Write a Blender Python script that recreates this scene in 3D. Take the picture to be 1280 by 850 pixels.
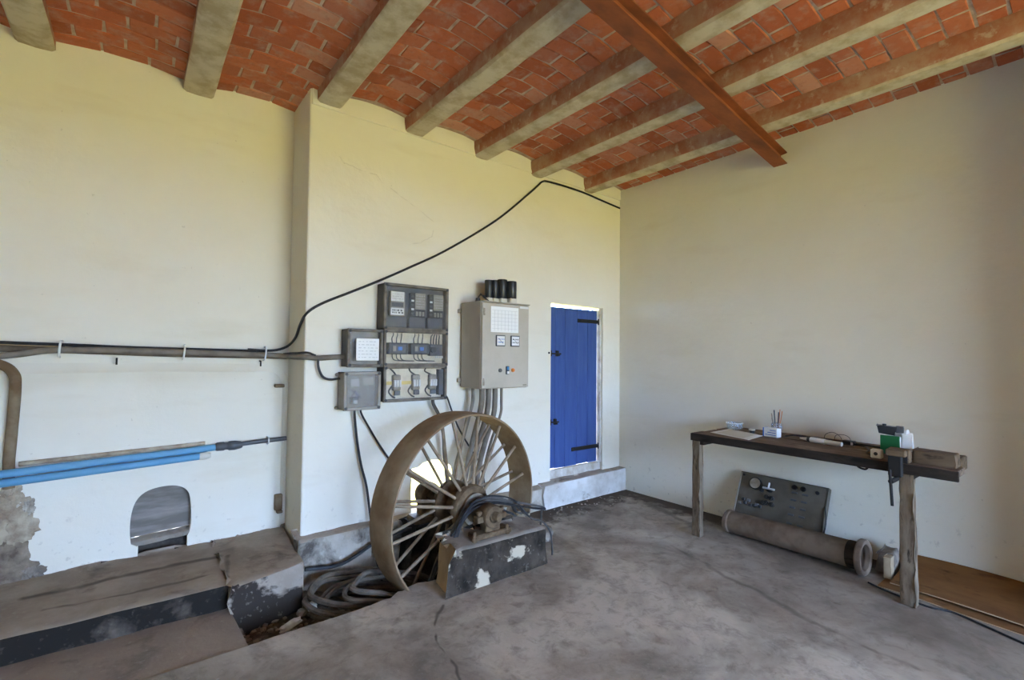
import bpy, bmesh, math, random
from mathutils import Vector, Matrix, noise
random.seed(7)
for o in list(bpy.data.objects): bpy.data.objects.remove(o)
scn = bpy.context.scene
C = scn.collection
PI = math.pi

# ------------------------------------------------------------------ camera
cam = bpy.data.objects.new('camera', bpy.data.cameras.new('camera')); C.objects.link(cam)
cam.data.sensor_width = 36; cam.data.sensor_fit = 'HORIZONTAL'
cam.data.lens = 602.53 / 1280 * 36
cam.data.clip_start = .05
yaw, pitch, roll = .66225, .03207, .01006
fw = Vector((math.sin(yaw)*math.cos(pitch), math.cos(yaw)*math.cos(pitch), math.sin(pitch)))
rt = Vector((math.cos(yaw), -math.sin(yaw), 0)); up = rt.cross(fw)
r2 = math.cos(roll)*rt + math.sin(roll)*up; u2 = -math.sin(roll)*rt + math.cos(roll)*up
M4 = Matrix(((r2.x, u2.x, -fw.x, -4.4046), (r2.y, u2.y, -fw.y, -3.6265), (r2.z, u2.z, -fw.z, 1.5), (0, 0, 0, 1)))
cam.matrix_world = M4
scn.camera = cam
# ------------------------------------------------------------------ world, sun, exposure
world = bpy.data.worlds.new('world'); scn.world = world; world.use_nodes = True
bg = world.node_tree.nodes['Background']
bg.inputs[0].default_value = (.485, .72, 1.19, 1); bg.inputs[1].default_value = 35.0
sun = bpy.data.objects.new('sun', bpy.data.lights.new('sun', 'SUN')); C.objects.link(sun)
sun.data.energy = 29; sun.data.color = (1, .93, .8); sun.data.angle = .02
sun.rotation_euler = (math.radians(-30), math.radians(-20), 0)
# daylight enters by one wide doorway in the end wall behind the photographer
WINDOW = (-4.0, -.8, 0.001, 2.6)          # on wall_front: x0, x1, z0, z1
FRONT_Y = -7.5
def portal(w, h, loc, rot):
    l = bpy.data.lights.new('daylight_portal', 'AREA'); o = bpy.data.objects.new('daylight_portal', l); C.objects.link(o)
    l.shape = 'RECTANGLE'; l.size = w; l.size_y = h; l.cycles.is_portal = True
    o.location = loc; o.rotation_euler = rot
portal(WINDOW[1]-WINDOW[0], WINDOW[3]-WINDOW[2], ((WINDOW[0]+WINDOW[1])/2, FRONT_Y-.1, (WINDOW[2]+WINDOW[3])/2), (PI/2, 0, PI))
vs = scn.view_settings
scn.display_settings.display_device = 'sRGB'
vs.view_transform = 'Standard'; vs.look = 'None'; vs.gamma = 1; vs.use_curve_mapping = False
vs.exposure = -0.1

# ------------------------------------------------------------------ materials
MATS = {}
def new_mat(name):
    m = bpy.data.materials.new(name); m.use_nodes = True; MATS[name] = m
    nt = m.node_tree; b = nt.nodes['Principled BSDF']
    return m, nt, b
def nnode(nt, t, **kw):
    n = nt.nodes.new(t)
    for k, v in kw.items(): setattr(n, k, v)
    return n
def lk(nt, a, b): nt.links.new(a, b)
def mixc(nt, fac, a, b, blend='MIX'):
    n = nnode(nt, 'ShaderNodeMix', data_type='RGBA', blend_type=blend)
    for sock, v in ((n.inputs[0], fac), (n.inputs[6], a), (n.inputs[7], b)):
        if hasattr(v, 'links') or hasattr(v, 'is_linked'): lk(nt, v, sock)
        elif isinstance(v, (int, float)): sock.default_value = v
        else: sock.default_value = (*v, 1) if len(v) == 3 else v
    return n.outputs[2]
def ramp(nt, fac, lo, hi):
    n = nnode(nt, 'ShaderNodeMapRange', clamp=True); lk(nt, fac, n.inputs[0])
    n.inputs[1].default_value = lo; n.inputs[2].default_value = hi
    return n.outputs[0]
def math_(nt, op, a, b=0.0):
    n = nnode(nt, 'ShaderNodeMath', operation=op)
    for s, v in ((n.inputs[0], a), (n.inputs[1], b)):
        if isinstance(v, (int, float)): s.default_value = v
        else: lk(nt, v, s)
    return n.outputs[0]
def noise_(nt, co, scale, detail=4, rough=.55, dist=0.0, vec=(1, 1, 1)):
    if vec != (1, 1, 1):
        mp = nnode(nt, 'ShaderNodeMapping'); lk(nt, co, mp.inputs[0]); mp.inputs[3].default_value = vec; co = mp.outputs[0]
    n = nnode(nt, 'ShaderNodeTexNoise'); lk(nt, co, n.inputs['Vector'])
    n.inputs['Scale'].default_value = scale; n.inputs['Detail'].default_value = detail
    n.inputs['Roughness'].default_value = rough; n.inputs['Distortion'].default_value = dist
    return n.outputs[0]
def coord(nt, world_=True):
    if world_: return nnode(nt, 'ShaderNodeNewGeometry').outputs['Position']
    return nnode(nt, 'ShaderNodeTexCoord').outputs['Object']
def bump_(nt, b, h, strength=.3, dist=.01):
    n = nnode(nt, 'ShaderNodeBump'); lk(nt, h, n.inputs['Height'])
    n.inputs['Strength'].default_value = strength; n.inputs['Distance'].default_value = dist
    lk(nt, n.outputs[0], b.inputs['Normal'])
def sepz(nt, co):
    n = nnode(nt, 'ShaderNodeSeparateXYZ'); lk(nt, co, n.inputs[0]); return n.outputs
def segmask(nt, co, a, b, w):
    """1 near the segment a-b, 0 away: a crack with its own course."""
    a, b = Vector(a), Vector(b); ab = b-a
    s = nnode(nt, 'ShaderNodeVectorMath', operation='SUBTRACT'); lk(nt, co, s.inputs[0]); s.inputs[1].default_value = a
    d = nnode(nt, 'ShaderNodeVectorMath', operation='DOT_PRODUCT'); lk(nt, s.outputs[0], d.inputs[0]); d.inputs[1].default_value = ab/ab.length_squared
    c = nnode(nt, 'ShaderNodeClamp'); lk(nt, d.outputs['Value'], c.inputs[0])
    m = nnode(nt, 'ShaderNodeVectorMath', operation='SCALE'); m.inputs[0].default_value = ab; lk(nt, c.outputs[0], m.inputs['Scale'])
    e = nnode(nt, 'ShaderNodeVectorMath', operation='DISTANCE'); lk(nt, s.outputs[0], e.inputs[0]); lk(nt, m.outputs[0], e.inputs[1])
    return ramp(nt, e.outputs['Value'], w, w*.3)
def wobble(nt, co, amt, scale):
    n = nnode(nt, 'ShaderNodeTexNoise'); lk(nt, co, n.inputs['Vector']); n.inputs['Scale'].default_value = scale
    s = nnode(nt, 'ShaderNodeVectorMath', operation='SUBTRACT'); lk(nt, n.outputs['Color'], s.inputs[0]); s.inputs[1].default_value = (.5, .5, .5)
    k = nnode(nt, 'ShaderNodeVectorMath', operation='SCALE'); lk(nt, s.outputs[0], k.inputs[0]); k.inputs['Scale'].default_value = amt
    a = nnode(nt, 'ShaderNodeVectorMath', operation='ADD'); lk(nt, co, a.inputs[0]); lk(nt, k.outputs[0], a.inputs[1])
    return a.outputs[0]
def simple(name, col, rough=.6, metal=0, col2=None, scale=20, lo=.4, hi=.65, bump=0, bdist=.004, world_=False, vec=(1, 1, 1), detail=5):
    m, nt, b = new_mat(name)
    b.inputs['Roughness'].default_value = rough; b.inputs['Metallic'].default_value = metal
    b.inputs['Specular IOR Level'].default_value = .5 if rough < .5 else .25
    if col2 is None:
        b.inputs['Base Color'].default_value = (*col, 1)
        if bump:
            bump_(nt, b, noise_(nt, coord(nt, world_), scale, detail), bump, bdist)
        return m
    co = coord(nt, world_)
    n = noise_(nt, co, scale, detail, .6, vec=vec)
    lk(nt, mixc(nt, ramp(nt, n, lo, hi), col, col2), b.inputs['Base Color'])
    if bump: bump_(nt, b, n, bump, bdist)
    return m
def M(n): return MATS[n]

def wall_mat():
    m, nt, b = new_mat('limewashed_plaster'); b.inputs['Roughness'].default_value = .95
    b.inputs['Specular IOR Level'].default_value = .1
    co = coord(nt)
    n1 = noise_(nt, co, 1.3, 6, .6)
    c = mixc(nt, ramp(nt, n1, .35, .7), (.78, .74, .625), (.74, .69, .56))
    # tan water stains in soft horizontal drifts
    n2 = noise_(nt, co, 1.6, 5, .6, vec=(.6, .6, 2.6))
    c = mixc(nt, math_(nt, 'MULTIPLY', ramp(nt, n2, .56, .75), .35), c, (.62, .54, .38))
    wb_ = wobble(nt, co, .16, 3)
    c = mixc(nt, math_(nt, 'MULTIPLY', segmask(nt, wb_, (-5.1, .42, 1.34), (-3.75, .42, 1.37), .10), .30), c, (.60, .50, .33))
    z = sepz(nt, co)[2]
    # splashed dirt specks low on the wall
    n3 = noise_(nt, co, 16, 3, .6)
    low = ramp(nt, z, .75, .05)
    c = mixc(nt, math_(nt, 'MULTIPLY', math_(nt, 'MULTIPLY', ramp(nt, n3, .62, .72), low), .55), c, (.33, .29, .23))
    # faint pits
    n4 = noise_(nt, co, 30, 2, .5)
    c = mixc(nt, math_(nt, 'MULTIPLY', ramp(nt, n4, .74, .79), .4), c, (.45, .40, .32))
    # hairline crack high on the back wall
    w = wobble(nt, co, .05, 9)
    pts = [(-3.32, 0, 3.05), (-3.2, 0, 2.94), (-2.95, 0, 2.90), (-2.75, 0, 2.79), (-2.42, 0, 2.63), (-2.45, 0, 2.49), (-2.75, 0, 2.35)]
    for a, bb in zip(pts, pts[1:]):
        c = mixc(nt, math_(nt, 'MULTIPLY', segmask(nt, w, a, bb, .006), .3), c, (.42, .37, .28))
    lk(nt, c, b.inputs['Base Color'])
    h = math_(nt, 'ADD', noise_(nt, co, 2.6, 3, .5), math_(nt, 'MULTIPLY', noise_(nt, co, 18, 5, .6), .25))
    bump_(nt, b, h, .5, .02)
wall_mat()
def floor_mat():
    m, nt, b = new_mat('worn_concrete'); b.inputs['Roughness'].default_value = .88; b.inputs['Specular IOR Level'].default_value = .2
    co = coord(nt)
    n1 = noise_(nt, co, 1.5, 8, .62, .6)
    c = mixc(nt, ramp(nt, n1, .36, .62), (.22, .187, .15), (.50, .44, .36))
    n2 = noise_(nt, co, 4.5, 6, .65, .4)
    c = mixc(nt, math_(nt, 'MULTIPLY', ramp(nt, n2, .52, .7), .55), c, (.15, .132, .112))
    n3 = noise_(nt, co, 38, 4, .6)
    c = mixc(nt, math_(nt, 'MULTIPLY', ramp(nt, n3, .64, .72), .5), c, (.47, .45, .41))
    n6 = noise_(nt, co, 11, 6, .7, .5)
    c = mixc(nt, math_(nt, 'MULTIPLY', ramp(nt, n6, .50, .66), .45), c, (.13, .108, .085))
    dirt_shade = segmask(nt, wobble(nt, co, 1.1, 1.6), (-.5, -2.2, 0), (-.9, -4.2, 0), .95)  # brown dirt that also paints the right foreground's shade into the colour
    c = mixc(nt, math_(nt, 'MULTIPLY', dirt_shade, .55), c, (.15, .115, .08))
    n5 = noise_(nt, co, .9, 3, .5)
    c = mixc(nt, math_(nt, 'MULTIPLY', ramp(nt, n5, .5, .66), .45), c, (.33, .25, .19))
    w = wobble(nt, co, .16, 3.5)
    for a, bb, wd, k in [((-2.93, -1.07, 0), (-3.10, -1.33, 0), .014, .8), ((-3.10, -1.33, 0), (-3.20, -1.75, 0), .012, .8), ((-3.20, -1.75, 0), (-3.5, -2.4, 0), .012, .6),
                         ((-1.0, -1.35, 0), (-1.35, -2.6, 0), .03, .5), ((-1.35, -2.6, 0), (-1.4, -3.4, 0), .02, .4), ((-.02, -.1, 0), (-.5, -1.3, 0), .05, .5)]:
        c = mixc(nt, math_(nt, 'MULTIPLY', segmask(nt, w, a, bb, wd), k), c, (.085, .07, .055))
    # brown earth swept against the foot of the walls and into the corner
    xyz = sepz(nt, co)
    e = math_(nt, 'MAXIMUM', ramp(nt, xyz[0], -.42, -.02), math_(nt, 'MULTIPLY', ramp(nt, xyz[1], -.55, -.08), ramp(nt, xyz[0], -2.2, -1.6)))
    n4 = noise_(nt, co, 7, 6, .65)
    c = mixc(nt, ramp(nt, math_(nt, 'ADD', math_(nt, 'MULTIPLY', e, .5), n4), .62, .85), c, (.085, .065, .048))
    lk(nt, c, b.inputs['Base Color'])
    bump_(nt, b, math_(nt, 'ADD', n2, math_(nt, 'MULTIPLY', n3, .3)), .35, .012)
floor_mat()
def brick_mat():
    m, nt, b = new_mat('terracotta_brick'); b.inputs['Roughness'].default_value = .9
    co = coord(nt)
    oi = nnode(nt, 'ShaderNodeObjectInfo').outputs['Random']
    isl = nnode(nt, 'ShaderNodeNewGeometry').outputs['Random Per Island']
    r = math_(nt, 'FRACT', math_(nt, 'ADD', oi, isl))
    cr = nnode(nt, 'ShaderNodeValToRGB'); lk(nt, r, cr.inputs[0])
    el = cr.color_ramp.elements
    el[0].position = 0; el[0].color = (.34, .085, .032, 1); el[1].position = 1; el[1].color = (.56, .26, .165, 1)
    for p, cc in ((.3, (.50, .125, .047, 1)), (.6, (.55, .165, .07, 1)), (.8, (.43, .12, .052, 1))):
        e = el.new(p); e.color = cc
    n1 = noise_(nt, co, 9, 6, .65)
    c = mixc(nt, math_(nt, 'MULTIPLY', ramp(nt, n1, .5, .72), .6), cr.outputs[0], (.46, .33, .25))
    n2 = noise_(nt, co, 26, 4, .6)
    c = mixc(nt, math_(nt, 'MULTIPLY', ramp(nt, n2, .52, .7), .35), c, (.28, .075, .032))
    lk(nt, c, b.inputs['Base Color']); bump_(nt, b, n2, .5, .006)
brick_mat()
simple('bare_brown_render', (.30, .24, .16), .95, 0, (.24, .19, .125), 3, bump=.4, world_=True)
simple('lime_mortar', (.58, .44, .33), .95, 0, (.42, .29, .20), 14, bump=.5, world_=True)
simple('joist_limewash', (.60, .51, .355), .9, 0, (.43, .335, .20), 7, .42, .62, bump=.4, bdist=.006, world_=True)
def joist_side():
    m, nt, b = new_mat('joist_terracotta_side'); b.inputs['Roughness'].default_value = .9
    co = coord(nt); n = noise_(nt, co, 6, 6, .65)
    c = mixc(nt, ramp(nt, n, .4, .62), (.36, .125, .06), (.42, .25, .155))
    n2 = noise_(nt, co, 15, 4, .6)
    c = mixc(nt, math_(nt, 'MULTIPLY', ramp(nt, n2, .58, .7), .6), c, (.56, .47, .34))
    lk(nt, c, b.inputs['Base Color']); bump_(nt, b, n2, .4, .006)
joist_side()
simple('rusted_beam_paint', (.30, .088, .032), .75, 0, (.17, .05, .022), 6, .4, .65, bump=.2, vec=(.4, 1, 1), world_=True)
def stained(name, base, base2, dark, lo, hi, scale, white=None, speck=.35):
    m, nt, b = new_mat(name); b.inputs['Roughness'].default_value = .92; b.inputs['Specular IOR Level'].default_value = .15
    co = coord(nt); n = noise_(nt, co, scale, 6, .62, .3)
    c = mixc(nt, ramp(nt, noise_(nt, co, 5, 6, .6), .38, .65), base, base2)
    c = mixc(nt, ramp(nt, n, lo, hi), c, dark)
    if white: c = mixc(nt, ramp(nt, noise_(nt, co, white[1], 5, .55), white[2], white[2]+.04), c, white[0])
    n3 = noise_(nt, co, 30, 4, .6)
    c = mixc(nt, math_(nt, 'MULTIPLY', ramp(nt, n3, .6, .72), speck), c, (.42, .37, .30))
    lk(nt, c, b.inputs['Base Color']); bump_(nt, b, math_(nt, 'ADD', n, math_(nt, 'MULTIPLY', n3, .4)), .5, .012)
stained('ledge_top_cement', (.27, .215, .16), (.37, .30, .23), (.14, .105, .08), .56, .72, 3.2)
def ledge_grooves():
    nt = M('ledge_top_cement').node_tree; b = nt.nodes['Principled BSDF']; src = b.inputs['Base Color'].links[0].from_socket
    w = wobble(nt, coord(nt), .07, 5); c = src
    for a, bb, wd, k in (((-4.85, .12, .145), (-3.95, .13, .15), .035, .75), ((-4.75, -.10, .14), (-4.0, -.16, .14), .018, .6), ((-3.93, -.25, .14), (-3.90, .1, .15), .02, .6)):
        c = mixc(nt, math_(nt, 'MULTIPLY', segmask(nt, w, a, bb, wd), k), c, (.075, .056, .042))
    lk(nt, c, b.inputs['Base Color'])
ledge_grooves()
stained('oil_black_cement', (.075, .062, .05), (.16, .13, .10), (.02, .017, .014), .36, .5, 2.2, None, .1)
stained('ledge_block_cement', (.30, .245, .19), (.38, .32, .26), (.04, .032, .026), .47, .52, 2.3)
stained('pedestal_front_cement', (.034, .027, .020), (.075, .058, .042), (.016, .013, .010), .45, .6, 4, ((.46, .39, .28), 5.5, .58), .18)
stained('pedestal_tan_cement', (.48, .34, .195), (.36, .25, .14), (.22, .15, .085), .55, .7, 4, ((.56, .47, .25), 9, .66))
stained('pedestal_top_cement', (.24, .205, .165), (.31, .27, .22), (.14, .11, .085), .52, .7, 5)
stained('plinth_cement', (.52, .48, .40), (.33, .28, .215), (.10, .085, .07), .50, .64, 3.4, ((.66, .63, .55), 6, .64))
stained('step_limewash', (.70, .68, .63), (.52, .48, .41), (.27, .22, .17), .60, .72, 7)
stained('step_top_cement', (.36, .31, .25), (.45, .40, .33), (.2, .16, .12), .55, .7, 6)
stained('reddish_flagstone', (.30, .235, .18), (.25, .195, .155), (.17, .135, .105), .55, .7, 4)
simple('trench_earth', (.075, .058, .042), .98, 0, (.19, .15, .11), 11, .45, .7, bump=.8, bdist=.02, world_=True)
simple('rubble_stone', (.17, .14, .11), .95, 0, (.36, .31, .25), 9, bump=.5, world_=True)
simple('white_plaster_chunk', (.66, .66, .64), .95, 0, (.5, .48, .45), 22, bump=.5)
simple('niche_cement', (.165, .15, .13), .95, 0, (.29, .265, .235), 5, .38, .62, bump=.5, world_=True, vec=(.6, 1, 3))
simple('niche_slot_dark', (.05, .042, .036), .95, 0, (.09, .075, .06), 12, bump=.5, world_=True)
simple('broken_plaster', (.46, .39, .28), .95, 0, (.27, .21, .15), 11, .4, .62, bump=.8, bdist=.02, world_=True)
simple('wet_brown_mortar', (.14, .105, .075), .95, 0, (.32, .26, .19), 9, bump=.8, bdist=.02, world_=True)
simple('rusty_iron', (.15, .095, .05), .8, .1, (.25, .19, .12), 7, .4, .66, bump=.3, world_=True)
simple('rim_rust', (.20, .125, .065), .7, .1, (.30, .225, .14), 5, .38, .66, bump=.25, world_=True)
simple('spoke_steel', (.30, .23, .155), .65, .15, (.20, .14, .085), 14, bump=.2, world_=True)
simple('hub_iron', (.09, .058, .032), .85, .1, (.18, .125, .07), 16, bump=.4, world_=True)
simple('pale_worn_metal', (.42, .38, .32), .5, .4, (.28, .23, .17), 22)
simple('black_rubber', (.018, .018, .02), .5, 0, (.035, .035, .038), 30)
simple('dusty_grey_hose', (.155, .125, .095), .8, 0, (.07, .057, .045), 14, world_=True)
simple('grey_cable', (.115, .105, .095), .7, 0, (.06, .055, .05), 12, world_=True)
simple('grey_conduit', (.215, .185, .15), .7, 0, (.135, .115, .09), 9, world_=True)
simple('rusty_conduit', (.16, .125, .09), .7, .2, (.085, .065, .05), 10, world_=True)
simple('blue_pvc', (.095, .29, .47), .5, 0, (.14, .33, .50), 3, world_=True, vec=(.3, 1, 1))
simple('cream_plastic', (.62, .59, .50), .5)
simple('white_clip', (.72, .72, .70), .5)
simple('dark_iron', (.02, .018, .017), .7, .2)
simple('door_blue_paint', (.036, .075, .245), .55, 0, (.05, .10, .28), 5, .35, .7, bump=.15, world_=True, vec=(4, 1, .5))
simple('worn_white_frame', (.66, .64, .58), .8, 0, (.45, .40, .32), 9, world_=True)
simple('grey_box_plastic', (.075, .07, .063), .6, 0, (.12, .105, .088), 10, world_=True)
simple('dusty_lid_rim', (.20, .17, .135), .6, 0, (.10, .086, .07), 16, world_=True)
simple('light_grey_plastic', (.33, .305, .26), .6, 0, (.25, .225, .185), 9, world_=True)
simple('slate_panel', (.085, .09, .098), .6, 0, (.13, .13, .13), 9, world_=True)
simple('cream_backplate', (.80, .72, .55), .7, 0, (.68, .60, .45), 8, world_=True)
simple('black_plastic', (.016, .017, .019), .4)
simple('dark_grey_plastic', (.06, .064, .07), .45)
simple('white_plastic', (.70, .70, .68), .45)
simple('white_paper', (.80, .80, .77), .9)
simple('cabinet_beige', (.47, .425, .345), .55, 0, (.42, .375, .30), 4, .4, .65, world_=True)
simple('faint_ink', (.50, .50, .48), .8)
simple('yellow_wire', (.72, .55, .18), .5)
simple('blue_button', (.06, .25, .5), .4); simple('orange_button', (.7, .2, .03), .4)
def clear_mat():
    m, nt, b = new_mat('clear_dusty_plastic')
    b.inputs['Base Color'].default_value = (.42, .41, .38, 1); b.inputs['Roughness'].default_value = .18
    out = nt.nodes['Material Output']
    t = nnode(nt, 'ShaderNodeBsdfTransparent'); t.inputs[0].default_value = (.985, .985, .985, 1)
    mx = nnode(nt, 'ShaderNodeMixShader')
    n = noise_(nt, coord(nt), 7, 4, .6)
    f = nnode(nt, 'ShaderNodeMapRange'); lk(nt, n, f.inputs[0]); f.inputs[1].default_value = .4; f.inputs[2].default_value = .7
    f.inputs[3].default_value = .03; f.inputs[4].default_value = .13
    lk(nt, f.outputs[0], mx.inputs[0]); lk(nt, t.outputs[0], mx.inputs[1]); lk(nt, b.outputs[0], mx.inputs[2]); lk(nt, mx.outputs[0], out.inputs[0])
    m2, nt, b = new_mat('frosted_plastic')
    b.inputs['Base Color'].default_value = (.40, .39, .37, 1); b.inputs['Roughness'].default_value = .25
    out = nt.nodes['Material Output']
    t = nnode(nt, 'ShaderNodeBsdfTransparent'); t.inputs[0].default_value = (.9, .9, .9, 1)
    mx = nnode(nt, 'ShaderNodeMixShader'); mx.inputs[0].default_value = .26
    lk(nt, t.outputs[0], mx.inputs[1]); lk(nt, b.outputs[0], mx.inputs[2]); lk(nt, mx.outputs[0], out.inputs[0])
    m3, nt, b = new_mat('clear_glass')
    b.inputs['Base Color'].default_value = (.75, .8, .82, 1); b.inputs['Roughness'].default_value = .05
    out = nt.nodes['Material Output']
    t = nnode(nt, 'ShaderNodeBsdfTransparent'); t.inputs[0].default_value = (.9, .93, .95, 1)
    mx = nnode(nt, 'ShaderNodeMixShader'); mx.inputs[0].default_value = .25
    lk(nt, t.outputs[0], mx.inputs[1]); lk(nt, b.outputs[0], mx.inputs[2]); lk(nt, mx.outputs[0], out.inputs[0])
clear_mat()
def weathered(name, a, b2, dark, vec, sc=6):
    m, nt, b = new_mat(name); b.inputs['Roughness'].default_value = .9; b.inputs['Specular IOR Level'].default_value = .15
    co = coord(nt); n = noise_(nt, co, sc, 6, .65, .3, vec=vec)
    c = mixc(nt, ramp(nt, n, .38, .62), a, b2)
    n2 = noise_(nt, co, sc*1.7, 5, .6, .2, vec=vec)
    c = mixc(nt, ramp(nt, n2, .56, .66), c, dark)
    lk(nt, c, b.inputs['Base Color']); bump_(nt, b, n, .4, .006)
weathered('weathered_leg_wood', (.22, .172, .12), (.105, .073, .046), (.035, .025, .017), (2.5, 2.5, .5))
weathered('bench_top_wood', (.105, .072, .05), (.20, .145, .10), (.04, .03, .022), (2.5, .5, 2.5))
weathered('bench_edge_wood', (.02, .016, .013), (.04, .031, .024), (.013, .011, .009), (2.5, .5, 2.5))
weathered('timber_offcut_wood', (.105, .071, .042), (.145, .10, .062), (.05, .034, .021), (2.5, .5, 2.5))
weathered('orange_plywood', (.22, .108, .038), (.155, .07, .025), (.09, .038, .014), (1.2, .5, 1.2), 4)
weathered('plywood_edge', (.42, .30, .18), (.36, .24, .14), (.2, .12, .06), (1, .6, 8), 5)
simple('pale_offcut_wood', (.46, .36, .23), .8, 0, (.38, .28, .17), 9, world_=True)
simple('column_cement_pipe', (.185, .135, .095), .9, 0, (.115, .078, .052), 6, .4, .62, bump=.4, world_=True)
simple('panel_grey_paint', (.125, .108, .082), .75, 0, (.088, .075, .056), 6, world_=True)
simple('green_card', (.012, .115, .035), .6)
simple('print_blue', (.08, .2, .55), .6)
simple('soil', (.60, .415, .075), .95, 0, (.52, .355, .06), .7, world_=True)

# ------------------------------------------------------------------ mesh helpers
BASE = {}
def finish(name, verts, faces, mat, parent=None, smooth=False, mats=None, midx=None):
    off = BASE.get(parent.name, Vector()) if parent else Vector()
    me = bpy.data.meshes.new(name)
    me.from_pydata([tuple(Vector(v)-off) for v in verts], [], faces)
    for mm in (mats or [mat]): me.materials.append(M(mm))
    if midx:
        for p, i in zip(me.polygons, midx): p.material_index = i
    if smooth:
        for p in me.polygons: p.use_smooth = True
        try: me.set_sharp_from_angle(angle=math.radians(40))
        except Exception: pass
    me.update()
    o = bpy.data.objects.new(name, me); C.objects.link(o)
    if parent: o.parent = parent; BASE[o.name] = off
    return o
def from_bm(name, bm, mat, parent=None, smooth=False, mats=None, fidx=None, recalc=True):
    if recalc: bmesh.ops.recalc_face_normals(bm, faces=bm.faces)
    bm.normal_update()
    bm.verts.index_update()
    vs_ = [v.co.copy() for v in bm.verts]; fs = [[v.index for v in f.verts] for f in bm.faces]
    mi = [fidx(f.normal.copy(), f.calc_center_median()) for f in bm.faces] if fidx else None
    bm.free()
    return finish(name, vs_, fs, mat, parent, smooth, mats, mi)
def thing(name, label, cat, loc=(0, 0, 0), group=None, rotz=0):
    o = bpy.data.objects.new(name, None); C.objects.link(o); o.location = loc; o.rotation_euler = (0, 0, rotz)
    o.empty_display_size = .05
    BASE[o.name] = Vector(loc); o['label'] = label; o['category'] = cat
    if group: o['group'] = group
    return o
def tag(o, label, cat, group=None):
    o['label'] = label; o['category'] = cat
    if group: o['group'] = group
    return o
def struct(o): o['kind'] = 'structure'; return o
def bm_box(bm, x0, x1, y0, y1, z0, z1, bevel=0, seg=1):
    vs_ = [bm.verts.new((x, y, z)) for x in (x0, x1) for y in (y0, y1) for z in (z0, z1)]
    q = [(0, 1, 3, 2), (4, 6, 7, 5), (0, 4, 5, 1), (2, 3, 7, 6), (0, 2, 6, 4), (1, 5, 7, 3)]
    fs = [bm.faces.new([vs_[i] for i in f]) for f in q]
    if bevel:
        es = list({e for f in fs for e in f.edges})
        bmesh.ops.bevel(bm, geom=es, offset=bevel, segments=seg, affect='EDGES', profile=.5)
def box(name, x0, x1, y0, y1, z0, z1, mat, parent=None, bevel=0, seg=1, smooth=False):
    bm = bmesh.new(); bm_box(bm, min(x0, x1), max(x0, x1), min(y0, y1), max(y0, y1), min(z0, z1), max(z0, z1), bevel, seg)
    return from_bm(name, bm, mat, parent, smooth)
def hexa(name, c8, mat, parent=None, n=(6, 4, 4), amp=.01, seed=0, mats=None, fidx=None, freq=5, round_=0, smooth=True):
    """Hexahedron with 8 corners (x,y,z order 000,100,010,110,001,101,011,111), faces gridded and roughened."""
    c8 = [Vector(c) for c in c8]
    def P(u, v, w):
        a = c8[0].lerp(c8[1], u).lerp(c8[2].lerp(c8[3], u), v); b = c8[4].lerp(c8[5], u).lerp(c8[6].lerp(c8[7], u), v)
        return a.lerp(b, w)
    bm = bmesh.new()
    ctr = P(.5, .5, .5)
    def grid(f, nu, nv):
        g = [[bm.verts.new(f(i/nu, j/nv)) for j in range(nv+1)] for i in range(nu+1)]
        for i in range(nu):
            for j in range(nv): bm.faces.new((g[i][j], g[i+1][j], g[i+1][j+1], g[i][j+1]))
    a, b, c = n
    grid(lambda u, v: P(u, v, 0), a, b); grid(lambda u, v: P(u, v, 1), a, b)
    grid(lambda u, v: P(u, 0, v), a, c); grid(lambda u, v: P(u, 1, v), a, c)
    grid(lambda u, v: P(0, u, v), b, c); grid(lambda u, v: P(1, u, v), b, c)
    bmesh.ops.remove_doubles(bm, verts=bm.verts, dist=1e-5)
    if round_:
        es = [e for e in bm.edges if len(e.link_faces) == 2 and e.calc_face_angle(0) > .6]
        bmesh.ops.bevel(bm, geom=es, offset=round_, segments=2, affect='EDGES', profile=.5)
    bm.normal_update()
    for f in list(bm.faces):
        if f.normal.dot(f.calc_center_median()-ctr) < 0: f.normal_flip()
    bm.normal_update()
    for v in bm.verts:
        q = v.co*freq + Vector((seed*7.3, seed*3.1, seed))
        v.co += v.normal*amp*noise.noise(q) + v.normal*amp*.5*noise.noise(q*3)
    return from_bm(name, bm, mat, parent, smooth, mats, fidx, False)
def catmull(pts, n=8):
    pts = [Vector(p) for p in pts]
    if len(pts) < 3: return pts
    out = []
    P = [pts[0]*2-pts[1]] + pts + [pts[-1]*2-pts[-2]]
    for i in range(1, len(P)-2):
        p0, p1, p2, p3 = P[i-1:i+3]
        for k in range(n):
            t = k/n
            out.append(.5*((2*p1)+(-p0+p2)*t+(2*p0-5*p1+4*p2-p3)*t*t+(-p0+3*p1-3*p2+p3)*t**3))
    out.append(P[-2]); return out
def tube_geo(pts, r, seg=8, closed=False):
    pts = [Vector(p) for p in pts]; vs_, fs = [], []
    n = len(pts); prev = None
    for i, p in enumerate(pts):
        if closed: t = pts[(i+1) % n]-pts[i-1]
        else: t = pts[min(i+1, n-1)]-pts[max(i-1, 0)]
        t.normalize()
        if prev is None:
            a = t.orthogonal().normalized()
        else:
            a = (prev - t*prev.dot(t)).normalized()
        prev = a; b = t.cross(a)
        rr = r[i] if isinstance(r, list) else r
        for k in range(seg):
            an = 2*PI*k/seg; vs_.append(p + a*rr*math.cos(an) + b*rr*math.sin(an))
    m = n if closed else n-1
    for i in range(m):
        for k in range(seg):
            k2 = (k+1) % seg; j = (i+1) % n
            fs.append((i*seg+k, i*seg+k2, j*seg+k2, j*seg+k))
    if not closed:
        fs.append(tuple(range(seg-1, -1, -1))); fs.append(tuple((n-1)*seg+k for k in range(seg)))
    return vs_, fs
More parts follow.
